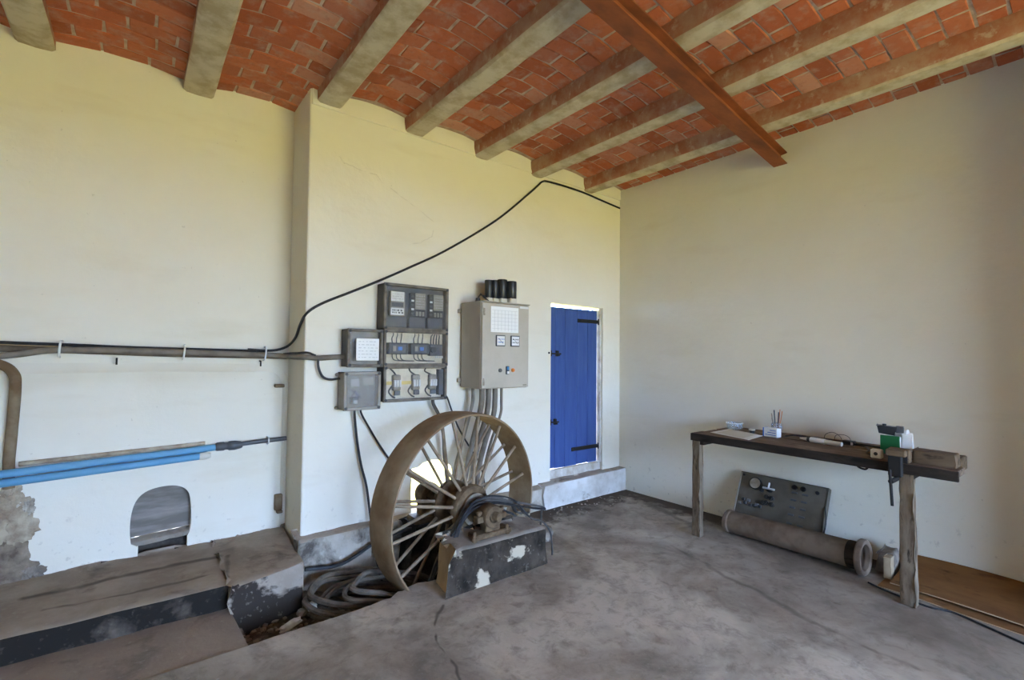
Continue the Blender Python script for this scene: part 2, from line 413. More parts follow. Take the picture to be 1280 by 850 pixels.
def tube(name, pts, r, mat, parent=None, seg=8, sm=8, closed=False):
    if sm: 
        if closed:
            q = [Vector(p) for p in pts]; k = len(q); full = catmull(q+q+q, sm); pts = full[k*sm:2*k*sm]
        else: pts = catmull(pts, sm)
    v, f = tube_geo(pts, r, seg, closed)
    return finish(name, v, f, mat, parent, True)
def lathe_geo(prof, axis, ctr, seg=24, closed=False):
    """prof: list of (radius, along). axis 'X','Y','Z'."""
    vs_, fs = [], []; ctr = Vector(ctr)
    for r, a in prof:
        for k in range(seg):
            an = 2*PI*k/seg; c, s = r*math.cos(an), r*math.sin(an)
            d = {'X': Vector((a, c, s)), 'Y': Vector((c, a, s)), 'Z': Vector((c, s, a))}[axis]
            vs_.append(ctr+d)
    n = len(prof)
    for i in range(n if closed else n-1):
        j = (i+1) % n
        for k in range(seg):
            k2 = (k+1) % seg; fs.append((i*seg+k, i*seg+k2, j*seg+k2, j*seg+k))
    if not closed:
        fs.append(tuple(range(seg))); fs.append(tuple((n-1)*seg+k for k in range(seg)))
    return vs_, fs
def lathe(name, prof, axis, ctr, mat, parent=None, seg=24, closed=False):
    v, f = lathe_geo(prof, axis, ctr, seg, closed)
    bm = bmesh.new(); bv = [bm.verts.new(x) for x in v]
    for q in f: bm.faces.new([bv[i] for i in q])
    return from_bm(name, bm, mat, parent, True)
def slab_holes(bm, outer, holes, P0, P1, outer_b=None, holes_b=None):
    """Prism of a 2-D outline with holes: P0/P1 map (a,b) to the front and back points."""
    ob = outer_b or outer; hb = holes_b or holes
    def side(loops, P):
        loopv = []; es = []
        for L in loops:
            vs_ = [bm.verts.new(P(a, b)) for a, b in L]; loopv.append(vs_)
            for i in range(len(vs_)): es.append(bm.edges.new((vs_[i], vs_[(i+1) % len(vs_)])))
        bmesh.ops.triangle_fill(bm, use_beauty=True, use_dissolve=False, edges=es)
        return loopv
    A = side([outer]+holes, P0); B = side([ob]+hb, P1)
    for la, lb in zip(A, B):
        n = len(la)
        for i in range(n): bm.faces.new((la[i], la[(i+1) % n], lb[(i+1) % n], lb[i]))
def arcpts(cx, cz, r, a0, a1, n=6):
    return [(cx+r*math.cos(math.radians(a0+(a1-a0)*i/n)), cz+r*math.sin(math.radians(a0+(a1-a0)*i/n))) for i in range(n+1)]

# ------------------------------------------------------------------ room shell
# back wall: right section proud (y=0), left section set back (y=.45)
PX = -3.455
DX0, DX1, DZ0, DZ1 = -1.075, -.29, .24, 2.045
bm = bmesh.new()
hole = [(-2.60, .16), (-2.22, .16), (-2.21, .40), (-2.235, .54), (-2.30, .60), (-2.42, .615), (-2.50, .60), (-2.545, .57), (-2.60, .565), (-2.605, .36)]
hole_b = [(-2.62, .12), (-2.05, .12), (-2.05, .42), (-2.06, .60), (-2.2, .70), (-2.42, .72), (-2.52, .70), (-2.58, .66), (-2.63, .6), (-2.63, .36)]
door_hole = [(DX0, DZ0), (DX1, DZ0), (DX1, DZ1-.005), (DX0, DZ1)]
slab_holes(bm, [(PX+.012, -.5), (.25, -.5), (.25, 3.62), (PX+.012, 3.62)], [hole, door_hole], lambda a, b: (a, 0, b), lambda a, b: (a, .16, b), None, [hole_b, door_hole])
bm_box(bm, PX, PX+.16, .012, .62, -.5, 3.62, 0)
# rounded arris of the pilaster
for (xa, ya, xb, yb) in ((PX, .012, PX+.0035, .0035), (PX+.0035, .0035, PX+.012, 0)):
    f = [bm.verts.new(q) for q in ((xa, ya, -.5), (xb, yb, -.5), (xb, yb, 3.62), (xa, ya, 3.62))]; bm.faces.new(f)
# band under the ceiling
bm_box(bm, PX+.01, .2, -.012, .05, 3.315, 3.46, .004)
niche0 = [(-4.395, .235), (-4.075, .255), (-4.068, .33), (-4.075, .47), (-4.10, .545), (-4.16, .583), (-4.25, .588), (-4.33, .565), (-4.378, .51), (-4.40, .42), (-4.403, .30)]
def round_loop(L, n=4):
    q = catmull([(a, b, 0) for a, b in L], n); return [(v.x, v.y) for v in q]
niche = [(-4.36, .08), (-4.085, .08), (-4.088, .225)] + round_loop(niche0[1:] + [niche0[0]]) + [(-4.357, .212)]
slab_holes(bm, [(-7.2, -.5), (PX+.02, -.5), (PX+.02, 3.62), (-7.2, 3.62)], [niche], lambda a, b: (a, .45, b), lambda a, b: (a, .53, b))
lo = [(-7.2, -.3), (-3.50, -.3), (-3.50, 1.24)] + arcpts(-3.62, 1.24, .12, 0, 90, 5) + [(-4.3, 1.365), (-5, 1.36), (-7.2, 1.37)]
lob = [(-7.2, -.3), (-3.47, -.3), (-3.47, 1.26)] + arcpts(-3.61, 1.27, .15, 0, 90, 5) + [(-4.3, 1.43), (-5, 1.43), (-7.2, 1.44)]
slab_holes(bm, lo, [niche], lambda a, b: (a, .425, b), lambda a, b: (a, .452, b), lob)
bmesh.ops.remove_doubles(bm, verts=bm.verts, dist=1e-5)
wall_back = struct(from_bm('wall_back', bm, 'limewashed_plaster'))
nf = [(-4.41, .262), (-4.06, .282), (-4.06, .6), (-4.41, .6)]
finish('niche_filling', [(a, .487, b) for a, b in nf], [(0, 1, 2, 3)], 'niche_cement', wall_back)
hexa('niche_sill', [(-4.41, .432, .215), (-4.06, .432, .235), (-4.41, .525, .215), (-4.06, .525, .235), (-4.41, .436, .240), (-4.06, .436, .260), (-4.41, .525, .275), (-4.06, .525, .295)], 'pedestal_top_cement', wall_back, (8, 3, 2), .006, 61, None, None, 12, .004)
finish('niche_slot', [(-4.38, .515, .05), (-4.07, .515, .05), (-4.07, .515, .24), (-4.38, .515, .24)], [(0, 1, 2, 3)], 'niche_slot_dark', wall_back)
bm = bmesh.new(); bm_box(bm, 0, .2, -7.8, .4, -.5, 3.62); bm_box(bm, -.52, .02, -4.0, -3.7, -.5, 3.62, .01)  # second box: unseen pier, added to shade the right wall
struct(from_bm('wall_right', bm, 'limewashed_plaster'))
struct(box('wall_left', -7.2, -7.0, -7.8, .6, -.5, 3.62, 'limewashed_plaster'))
bm = bmesh.new()
slab_holes(bm, [(-7.2, -.5), (.2, -.5), (.2, 3.62), (-7.2, 3.62)], [[(WINDOW[0], WINDOW[2]), (WINDOW[1], WINDOW[2]), (WINDOW[1], WINDOW[3]), (WINDOW[0], WINDOW[3])]],
           lambda a, b: (a, FRONT_Y, b), lambda a, b: (a, FRONT_Y-.3, b))
struct(from_bm('wall_front', bm, 'bare_brown_render'))

# floor slab with its broken trench edge
edge = [(-3.90, -.82), (-3.78, -.815), (-3.6, -.812), (-3.42, -.81), (-3.25, -.805), (-3.18, -.79), (-3.12, -.80), (-3.06, -.75), (-3.03, -.76), (-2.97, -.73), (-2.90, -.72), (-2.84, -.74), (-2.72, -.76), (-2.3, -.77), (-2.02, -.76), (-1.93, -.70), (-1.86, -.60), (-1.75, -.52), (-1.64, -.42), (-1.60, -.30), (-1.66, -.16), (-1.62, .02)]
def wob(L): return [(x+.006*noise.noise(Vector((x*30, y*30, 1))), y+.008*noise.noise(Vector((x*30, y*30, 5)))) for x, y in L]
outer = [(-7.2, -7.8), (.2, -7.8), (.2, .05)] + wob(edge)[::-1] + [(-7.2, -.84)]
bm = bmesh.new()
slab_holes(bm, outer, [], lambda a, b: (a, b, 0), lambda a, b: (a, b, -.42))
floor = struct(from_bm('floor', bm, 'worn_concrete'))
fl = hexa('slab', [(-7.2, -.835, -.3), (-3.905, -.822, -.3), (-7.2, -.2, -.3), (-3.94, -.2, -.3), (-7.2, -.835, -.006), (-3.905, -.822, -.006), (-7.2, -.2, .004), (-3.94, -.2, .004)], 'reddish_flagstone', floor, (20, 5, 2), .004, 3)
fl['label'] = 'reddish brown cement fill beside the ledge'
# trench bed
bm = bmesh.new(); nx, ny = 60, 26; g = []
for i in range(nx+1):
    row = []
    for j in range(ny+1):
        x = -4.0+2.45*i/nx; y = -.9+1.0*j/ny
        t = min(1, max(0, (x+3.45)/.5)); t = t*t*(3-2*t)
        z = -.15*(1-t) - .36*t
        t2 = min(1, max(0, (x+2.0)/.4)); z = z*(1-t2) - .06*t2
        z += .035*noise.noise(Vector((x*6, y*6, 2))) + .02*noise.noise(Vector((x*17, y*17, 4)))
        row.append(bm.verts.new((x, y, z)))
    g.append(row)
for i in range(nx):
    for j in range(ny): bm.faces.new((g[i][j], g[i+1][j], g[i+1][j+1], g[i][j+1]))
tb = struct(from_bm('trench_bed', bm, 'trench_earth', None, True))
# outdoors
struct(box('ground', -40, 40, -60, 40, -.6, -.5, 'soil'))

# ------------------------------------------------------------------ ceiling: shallow brick vaults between joists
JX = [-6.62, -5.78, -4.94, -4.10, -3.32, -2.63, -1.95, -1.28, -.53]
JZ = [3.35, 3.35, 3.35, 3.34, 3.335, 3.318, 3.297, 3.287, 3.292]
JW = .185
SPR, RISE = 3.425, .032
spans = []
for a, b in zip(JX, JX[1:]): spans.append((a+JW/2-.02, b-JW/2+.02))
spans.append((JX[-1]+JW/2-.02, .02))
spans.insert(0, (-7.2, JX[0]-JW/2+.02))
def vz(s, x, ex=0):
    a, b = s; t = (x-a)/(b-a)
    return SPR + RISE*(1-(2*t-1)**2)
prof = []
for s in spans:
    for k in range(9):
        x = s[0]+(s[1]-s[0])*k/8; prof.append((x, vz(s, x)+.0035))
vs_, fs = [], []
Y0, Y1 = .5, -7.5
for y in (Y0, Y1):
    for x, z in prof: vs_.append((x, y, z))
    for x, z in prof: vs_.append((x, y, 3.75))
n = len(prof)
for i in range(n-1):
    fs.append((i, i+1, 2*n+i+1, 2*n+i)); fs.append((n+i, 3*n+i, 3*n+i+1, n+i+1))
    fs.append((i, n+i, n+i+1, i+1)); fs.append((2*n+i, 2*n+i+1, 3*n+i+1, 3*n+i))
fs.append((0, 2*n, 3*n, n)); fs.append((n-1, 2*n-1, 4*n-1, 3*n-1))
ceiling = struct(finish('ceiling', vs_, fs, 'lime_mortar'))
# bricks: list first, then the 300 that show largest become objects
BL, BW = .262, .133
bricks = []
rows = int((Y0-Y1)/BW)
for r in range(rows):
    y = .47 - (r+.5)*BW
    for si, s in enumerate(spans):
        if y > 0.0 and s[0] > PX: continue
        w = s[1]-s[0]
        xs = [s[0]]; first = (BL if (r+si) % 2 else BL*.5) + random.uniform(-.03, .03)
        x = s[0]+first
        while x < s[1]-.06: xs.append(x); x += BL+random.uniform(-.02, .02)
        xs.append(s[1])
        for a, b in zip(xs, xs[1:]):
            bricks.append((a, b, y, s))
def brick_frame(a, b, y, s):
    m = .5*(a+b); za, zb = vz(s, a), vz(s, b); z = .5*(vz(s, m) + .5*(za+zb))
    L = math.hypot(b-a, zb-za); ang = -math.atan2(zb-za, b-a)
    return m, y, z, L, ang
bu = bmesh.new(); bm_box(bu, -.5, .5, -.5, .5, 0, 1)
# face seen from below slightly cambered and chipped: unit brick with a bevelled lower face
bu.free()
def unit_brick(k):
    rnd = random.Random(k); J = lambda a: rnd.uniform(-a, a)
    v = []
    for z, q in ((0.0, .478), (.25, .497), (1, .5)):
        for sx, sy in ((-1, -1), (1, -1), (1, 1), (-1, 1)):
            v.append((sx*q+J(.016), sy*q*(1 if z else .985)+J(.025), z+(J(.08) if z == 0 else 0)))
    f = [(3, 2, 1, 0), (8, 9, 10, 11)]
    for l in (0, 4):
        for i in range(4):
            j = (i+1) % 4; f.append((l+i, l+j, l+4+j, l+4+i))
    return v, f
UB = [unit_brick(k) for k in range(6)]
UM = []
for v, f in UB:
    me = bpy.data.meshes.new('brick'); me.from_pydata(v, [], f); me.materials.append(M('terracotta_brick')); me.update(); UM.append(me)
VM = M4.inverted()
def shown(a, b, y):
    q = VM @ Vector(((a+b)/2, y, 3.45)); d = -q.z
    if d < .3: return 0
    u, v = q.x/d*602.5, q.y/d*602.5
    if abs(u) > 660 or abs(v) > 440: return 0
    return (b-a)*BW/(d*d)*abs(q.normalized().dot(VM.to_3x3() @ Vector((0, 0, 1))))
order = sorted(range(len(bricks)), key=lambda i: -shown(*bricks[i][:3]))
solo = set(order[:300])
rv, rf = [], []
for i, (a, b, y, s) in enumerate(bricks):
    m, yy, z, L, ang = brick_frame(a, b, y, s)
    k = random.randrange(6)
    gap = .012
    mat4 = Matrix.Translation((m, yy+random.uniform(-.003, .003), z-.0035+random.uniform(-.0022, .0022))) @ Matrix.Rotation(ang+random.uniform(-.01, .01), 4, 'Y') @ Matrix.Rotation(random.uniform(-.012, .012), 4, 'X') @ Matrix.Rotation(random.uniform(-.012, .012), 4, 'Z') @ Matrix.Diagonal((max(.03, L-gap), BW-gap*random.uniform(.7, 1.3), .03, 1))
    if i in solo:
        o = bpy.data.objects.new('brick', UM[k]); C.objects.link(o); o.parent = ceiling; o.matrix_local = mat4
    else:
        n0 = len(rv); rv += [mat4 @ Vector(q) for q in UB[k][0]]; rf += [tuple(n0+t for t in q) for q in UB[k][1]]
o = finish('brickwork', rv, rf, 'terracotta_brick', ceiling); o['kind'] = 'stuff'; o['label'] = 'remaining terracotta vault bricks'

# joists
JL = ['whitewashed ceiling joist far left beyond the frame edge', 'whitewashed ceiling joist outside the left edge of the view', 'whitewashed joist in the top left corner above the set-back wall', 'whitewashed joist ending in the wall just left of the pilaster',
      'whitewashed joist ending right beside the top of the pilaster', 'whitewashed joist above the meter boxes, second right of the pilaster', 'whitewashed joist above the beige cabinet, third right of the pilaster',
      'whitewashed joist ending where the black cable peaks', 'whitewashed joist with red sides next to the right wall']
def joist(k):
    x, zb = JX[k], JZ[k]; yend = .50 if x < PX else .06
    t = .135; hw = JW/2; bw = (.08, .08, .08, .08, .078, .074, .066, .06, .06)[k]
    # profile from left spring round the soffit to right spring
    P = [(-hw, zb+t), (-hw+.002, zb+.075), (-bw-.01, zb+.02), (-bw+.006, zb+.004), (0, zb), (bw-.006, zb+.004), (bw+.01, zb+.02), (hw-.002, zb+.075), (hw, zb+t)]
    N = 46; vs_, fs, mi = [], [], []
    for i in range(N+1):
        y = yend + (-7.5-yend)*i/N
        for j, (px, pz) in enumerate(P):
            q = Vector((x+px, y, pz)); q.x += .006*noise.noise(Vector((x*3, y*2.2, j))); q.z += .005*noise.noise(Vector((x*3+9, y*2.2, j)))
            vs_.append(q)
    m = len(P)
    for i in range(N):
        for j in range(m-1):
            fs.append((i*m+j, (i+1)*m+j, (i+1)*m+j+1, i*m+j+1)); mi.append(1 if 2 <= j <= 5 else 0)
        fs.append((i*m+m-1, (i+1)*m+m-1, (i+1)*m, i*m)); mi.append(0)
    fs.append(tuple(range(m))); mi.append(0); fs.append(tuple(N*m+j for j in range(m))[::-1]); mi.append(0)
    o = finish('ceiling_joist', vs_, fs, None, None, True, ['joist_terracotta_side', 'joist_limewash'], mi)
    tag(o, JL[k], 'joist', 'whitewashed ceiling joists')
for k in range(1, 9): joist(k)

# rust painted steel I-beam, running askew under the joists
def ibeam():
    a = Vector((.08, -1.765, 0)); b = Vector((-7.1, -2.63, 0)); d = (b-a).normalized(); nrm = Vector((-d.y, d.x, 0))
    z0, z1 = 3.185, 3.288; fwid, tw, tf = .055, .006, .009
    P = [(-fwid, z0), (fwid, z0), (fwid, z0+tf), (tw, z0+tf+.006), (tw, z1-tf-.006), (fwid, z1-tf), (fwid, z1), (-fwid, z1), (-fwid, z1-tf), (-tw, z1-tf-.006), (-tw, z0+tf+.006), (-fwid, z0+tf)]
    vs_ = [(p+nrm*u+Vector((0, 0, z))) for p in (a, b) for u, z in P]; m = len(P)
    fs = [(i, (i+1) % m, m+(i+1) % m, m+i) for i in range(m)] + [tuple(range(m))[::-1], tuple(range(m, 2*m))]
    bm = bmesh.new(); bv = [bm.verts.new(v) for v in vs_]
    for f in fs: bm.faces.new([bv[i] for i in f])
    o = from_bm('steel_beam', bm, 'rusted_beam_paint')
    tag(o, 'rust red steel I-beam crossing beneath the ceiling joists', 'beam')
ibeam()

# ------------------------------------------------------------------ ledge, plinth, step
def fi_ledge(n, c): return 1 if n.y < -.6 else 0
lg = thing('concrete_ledge', 'long low stained cement ledge under the niche on the left', 'ledge', (-5.2, 0, -.2))
hexa('ledge_body', [(-7.0, -.25, -.2), (-3.93, -.335, -.2), (-7.0, .43, -.2), (-3.93, .43, -.2), (-7.0, -.24, .135), (-3.93, -.345, .135), (-7.0, .43, .15), (-3.93, .43, .155)], None, lg, (40, 10, 5), .012, 1, ['ledge_top_cement', 'oil_black_cement'], fi_ledge, 4, .02)
hexa('ledge_end_block', [(-3.94, -.44, -.3), (-3.50, -.31, -.3), (-3.94, .43, -.3), (-3.47, .43, -.3), (-3.935, -.415, .138), (-3.50, -.29, .145), (-3.935, .43, .157), (-3.47, .43, .165)], None, lg, (9, 14, 6), .01, 2, ['ledge_top_cement', 'ledge_block_cement'], fi_ledge, 5, .02)
o = hexa('foundation_plinth', [(PX-.03, -.10, -.45), (-1.22, -.09, -.45), (PX-.03, .06, -.45), (-1.22, .06, -.45), (PX-.03, -.06, .195), (-1.22, -.07, .2), (PX-.03, .06, .235), (-1.22, .06, .24)], None, None, (34, 3, 9), .014, 4, ['plinth_cement', 'ledge_top_cement'], lambda n, c: 1 if n.z > .6 else 0, 4, .015)
tag(o, 'patchy white and grey foundation plinth behind the spoked wheel', 'plinth'); struct(o); struct(lg)
st = thing('door_step', 'whitewashed cement step with dusty top below the blue door', 'step', (-.6, -.1, 0)); struct(st)
hexa('step_block', [(-1.235, -.105, -.3), (.02, -.10, -.3), (-1.235, .06, -.3), (.02, .06, -.3), (-1.235, -.095, .228), (.02, -.09, .242), (-1.235, .06, .24), (.02, .06, .25)], None, st, (20, 4, 6), .009, 5, ['step_limewash', 'step_top_cement'], lambda n, c: 1 if n.z > .6 else 0, 5, .012)
hexa('sill', [(DX0-.02, .03, .22), (DX1+.01, .03, .22), (DX0-.02, .158, .22), (DX1+.01, .158, .22), (DX0-.02, .045, .325), (DX1+.01, .045, .33), (DX0-.02, .158, .33), (DX1+.01, .158, .332)], None, st, (14, 3, 3), .008, 6, ['worn_white_frame', 'step_top_cement'], lambda n, c: 1 if n.z > .6 else 0, 7, .008)
# broken base of the wall round the rusty down pipe
bp = thing('broken_plaster_patch', 'crumbling brown plaster where the rusty pipe meets the ledge', 'plaster', (-4.95, .4, .1))
for i, (x, z, w, h, m) in enumerate([(-4.955, .66, .045, .07, 'broken_plaster'), (-4.945, .55, .075, .10, 'broken_plaster'), (-4.93, .44, .085, .10, 'broken_plaster'), (-4.965, .33, .08, .11, 'wet_brown_mortar'), (-4.95, .22, .10, .11, 'wet_brown_mortar'), (-5.03, .18, .12, .16, 'wet_brown_mortar'), (-4.86, .17, .05, .05, 'rubble_stone'), (-4.89, .57, .04, .05, 'plinth_cement')]):
    bm = bmesh.new(); bmesh.ops.create_icosphere(bm, subdivisions=4, radius=1)
    for v in bm.verts:
        nn = 1+.45*noise.noise(v.co*1.8+Vector((i*5, 0, 0)))+.35*noise.noise(v.co*4+Vector((i*5, 0, 0)))+.2*noise.noise(v.co*9+Vector((i*5, 0, 0)))
        v.co = Vector((x+v.co.x*w*nn, .425+v.co.y*.026*nn, z+v.co.z*h*nn))
    from_bm('plaster_lump', bm, m, bp, True)

# ------------------------------------------------------------------ blue plank door
dr = bpy.data.objects.new('door_1', None); C.objects.link(dr); dr.location = (-.69, .06, .33); BASE['door_1'] = Vector(dr.location); dr['kind'] = 'structure'
dr['label'] = 'blue painted vertical plank door with black strap hinges'
ex = [-1.062, -.962, -.818, -.638, -.475, -.325]
for a, b in zip(ex, ex[1:]):
    box('plank', a+.0025, b-.0025, .055+random.uniform(-.002, .002), .085, .338+random.uniform(-.004, .004), 2.012, 'door_blue_paint', dr, .003)
box('ledger_board', -1.04, -.35, .087, .11, .55, .65, 'door_blue_paint', dr, .003)
box('ledger_board', -1.04, -.35, .087, .11, 1.75, 1.85, 'door_blue_paint', dr, .003)
box('jamb', -.317, -.288, .02, .15, .33, 2.04, 'worn_white_frame', dr, .004)
for z, x0 in ((1.885, -.64), (.505, -.72)):
    h = box('strap_hinge', x0, -.318, .043, .055, z-.02, z+.02, 'dark_iron', dr, .003)
    lathe('hinge_knuckle', [(.016, -.035), (.018, -.03), (.018, .03), (.016, .035)], 'Z', (-.303, .04, z), 'dark_iron', h, 10)
    for x in (x0+.04, x0+.15): lathe('nail', [(.009, 0), (.006, -.006)], 'Y', (x, .043, z), 'dark_iron', h, 8)
for z, x1 in ((1.525, -.90), (.82, -.925)):
    l = tube('bolt', [(-1.075, .035, z), (x1, .035, z-.004)], .008, 'dark_iron', dr, 8, 0)
    box('keeper', -1.055, -1.03, .028, .056, z-.03, z+.03, 'dark_iron', l, .003)
    box('keeper', x1-.06, x1-.03, .028, .056, z-.03, z+.03, 'dark_iron', l, .003)
    tube('bolt_knob', [(x1-.05, .03, z), (x1-.05, .0, z-.02)], .007, 'dark_iron', l, 6, 0)
box('staple', -1.11, -1.095, -.012, .01, 1.52, 1.54, 'dark_iron', dr, .003)

# ------------------------------------------------------------------ bearing pedestal
pd = thing('bearing_pedestal', 'rough concrete pedestal block with dark front and tan end', 'pedestal', (-2.45, -.9, 0))
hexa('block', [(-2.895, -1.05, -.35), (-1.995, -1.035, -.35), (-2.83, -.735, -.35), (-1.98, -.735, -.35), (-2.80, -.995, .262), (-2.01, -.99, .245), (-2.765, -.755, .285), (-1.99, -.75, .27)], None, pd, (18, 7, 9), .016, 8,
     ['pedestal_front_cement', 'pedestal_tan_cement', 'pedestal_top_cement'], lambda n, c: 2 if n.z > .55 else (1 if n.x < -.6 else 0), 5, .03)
for k, (x, y) in enumerate(((-2.60, -.93), (-2.33, -.93))):
    lathe('anchor_bolt', [(.02, 0), (.02, .025), (.011, .025), (.011, .06), (.006, .065)], 'Z', (x, y, .262), 'hub_iron', pd, 8)

# ------------------------------------------------------------------ flywheel (local frame: axis along Y)
WH = bpy.data.objects.new('spoked_wheel', None); C.objects.link(WH); WH.location = (-2.492, -.575, .402); WH.rotation_euler = (0, 0, math.radians(9)); BASE['spoked_wheel'] = Vector()
tag(WH, 'large rusty belt wheel with twin rows of thin spokes', 'wheel')
R = .672
lathe('rim', [(R-.004, -.125), (R+.001, -.118), (R+.005, -.05), (R+.006, 0), (R+.005, .05), (R, .122), (R-.004, .125), (R-.016, .123), (R-.018, .05), (R-.019, 0), (R-.018, -.05), (R-.015, -.123)], 'Y', (0, 0, 0), 'rim_rust', WH, 96, True)
hb = lathe('hub', [(.06, -.16), (.105, -.16), (.112, -.155), (.112, -.14), (.155, -.135), (.165, -.12), (.165, -.085), (.15, -.075), (.085, -.06), (.085, .06), (.15, .075), (.162, .085), (.162, .12), (.15, .135), (.1, .14), (.1, .17), (.06, .17)], 'Y', (0, 0, 0), 'hub_iron', WH, 40)
lathe('hub_face_ring', [(.088, -.166), (.112, -.166), (.112, -.158), (.088, -.158)], 'Y', (0, 0, 0), 'pale_worn_metal', hb, 40, True)
lathe('axle', [(.001, -.405), (.026, -.405), (.03, -.398), (.03, -.36), (.038, -.355), (.038, .5), (.001, .5)], 'Y', (0, 0, 0), 'hub_iron', WH, 16)
def spoke_mesh(y0, y1):
    a = Vector((.125, y0, 0)); b = Vector((R-.012, y1, 0))
    v, f = tube_geo([a, a.lerp(b, .05), a.lerp(b, .95), b], [.0135, .0115, .0115, .0135], 8)
    me = bpy.data.meshes.new('spoke'); me.from_pydata([tuple(q) for q in v], [], f); me.materials.append(M('spoke_steel'))
    for p in me.polygons: p.use_smooth = True
    return me
for me, off in ((spoke_mesh(-.105, -.035), 10.5), (spoke_mesh(.105, .085), 10.5)):
    for k in range(16):
        o = bpy.data.objects.new('spoke', me); C.objects.link(o); o.parent = WH
        o.rotation_euler = (0, -math.radians(off+22.5*k), 0)
# bearing on the pedestal
br = thing('bearing_housing', 'small rusty plummer block carrying the wheel axle', 'bearing', (-2.45, -.9, .265))
def bear():
    cx, cy, cz = -2.443, -.885, .395
    bm = bmesh.new(); bm_box(bm, cx-.15, cx+.15, cy-.055, cy+.055, .262, .30, .008); from_bm('base', bm, 'hub_iron', br)
    lathe('saddle', [(.041, -.05), (.07, -.05), (.078, -.04), (.078, .04), (.07, .05), (.041, .05)], 'Y', (cx, cy, cz), 'hub_iron', br, 20, True)
    box('web', cx-.06, cx+.06, cy-.04, cy+.04, .295, .36, 'hub_iron', br, .008)
    for sx in (-1, 1):
        q = lathe('cap_bolt', [(.012, 0), (.012, .05), (.02, .05), (.02, .07), (.01, .075)], 'Z', (cx+sx*.092, cy, cz-.03), 'hub_iron', br, 8)
        box('cap_ear', cx+sx*.092-.03, cx+sx*.092+.03, cy-.03, cy+.03, cz-.03, cz+.01, 'hub_iron', br, .006)
bear()
b2 = thing('rear_bearing', 'dark rusted bearing block behind the wheel by the wall opening', 'bearing', (-2.56, -.2, .16))
box('rear_base', -2.70, -2.42, -.27, -.12, .2, .25, 'hub_iron', b2, .01)
lathe('rear_saddle', [(.041, -.06), (.085, -.06), (.095, -.04), (.095, .04), (.085, .06), (.041, .06)], 'Y', (-2.555, -.19, .402), 'hub_iron', b2, 18, True)
box('rear_web', -2.63, -2.48, -.235, -.145, .245, .35, 'hub_iron', b2, .01)
hexa('rear_pier', [(-2.76, -.32, -.4), (-2.30, -.32, -.4), (-2.76, -.08, -.4), (-2.30, -.08, -.4), (-2.72, -.29, .205), (-2.36, -.29, .205), (-2.72, -.08, .205), (-2.36, -.08, .205)], 'oil_black_cement', b2, (5, 4, 6), .02, 11, None, None, 6, .02)

# cables draped over the axle, front of the hub
dc = thing('draped_cables', 'bundle of dark cables draped over the wheel axle', 'cable', (-2.45, -.8, .27))
for k in range(9):
    f = (k-4)/4; y = -.788 + .026*((k*5) % 3-1); dz = .017*(k % 4); m = 'black_rubber' if k % 3 == 0 else 'grey_cable'
    if k < 6:
        pts = [(-2.86+.02*f, -.69, -.22), (-2.76+.02*f, -.74, .10+dz), (-2.665+.025*f, y, .27+dz), (-2.61+.02*f, y, .355+dz), (-2.54+.012*f, y, .425+dz), (-2.45, y, .452+dz), (-2.34, y, .443+dz), (-2.18, y+.01*f, .40+dz*.7), (-2.02, y+.02*f, .355+dz*.5), (-1.90, y+.03*f, .325+dz*.3)]
        if k in (0, 2): pts += [(-1.82, -.72, .28), (-1.78, -.66, .12), (-1.76, -.6, -.02)]
        elif k in (1, 3): pts = pts[:-2] + [(-2.06, -.86, .30), (-1.98, -.92, .262), (-1.935, -.95, .18), (-1.92, -.95, .06), (-1.90, -.93, .01)]
        else: pts = pts[:-2] + [(-2.1, y+.04, .32), (-2.0, -.72, .26), (-1.94, -.66, .1), (-1.9, -.6, -.04)]
    else:
        pts = [(-2.80+.03*f, -.70, -.2), (-2.70, y, .18), (-2.64, y, .33), (-2.56, y, .41+dz), (-2.45, y, .437+dz), (-2.34, y, .42), (-2.22, y+.02, .35), (-2.12, -.73, .30), (-2.02, -.70, .2), (-1.98, -.66, 0)]
    tube('cable', pts, .007 if k % 2 else .0085, m, dc, 7, 6)
# hose coil in the trench
hc = thing('hose_coil', 'coil of dusty grey hose lying in the trench left of the wheel', 'hose', (-3.2, -.45, -.18))
for k in range(8):
    rnd = random.Random(k+3); x0 = -3.53 + .045*(k % 4) + (.12 if k > 5 else 0); x1 = -2.62 + rnd.uniform(-.1, .1); cy = -.44+rnd.uniform(-.03, .03) + (-.1 if k > 5 else 0); hy = .26-.02*(k % 4)-(.06 if k > 5 else 0); z = -.165+.027*k - (.02 if k > 5 else 0)
    if x0 < -3.46: cy += .02
    pts = []
    for i in range(14):
        an = 2*PI*i/14; c, s = math.cos(an), math.sin(an)
        x = (x0+x1)/2 - (x1-x0)/2*c*(1 if c > 0 else 1); xx = max(0, (x-x0)/(x1-x0))
        pts.append((x, cy+hy*s*(1-.25*xx), z - .17*xx + rnd.uniform(-.012, .012) + (.05 if s > .5 else 0)))
    tube('hose_loop', pts, .0155 + .002*(k % 3), 'dusty_grey_hose' if k % 3 else 'rusty_conduit', hc, 7, 6, True)
tube('hose_loop', [(-3.45, -.12, .02), (-3.2, -.13, .0), (-2.95, -.14, .1), (-2.8, -.2, .16), (-2.6, -.3, .2)], .013, 'black_rubber', hc, 7, 6)

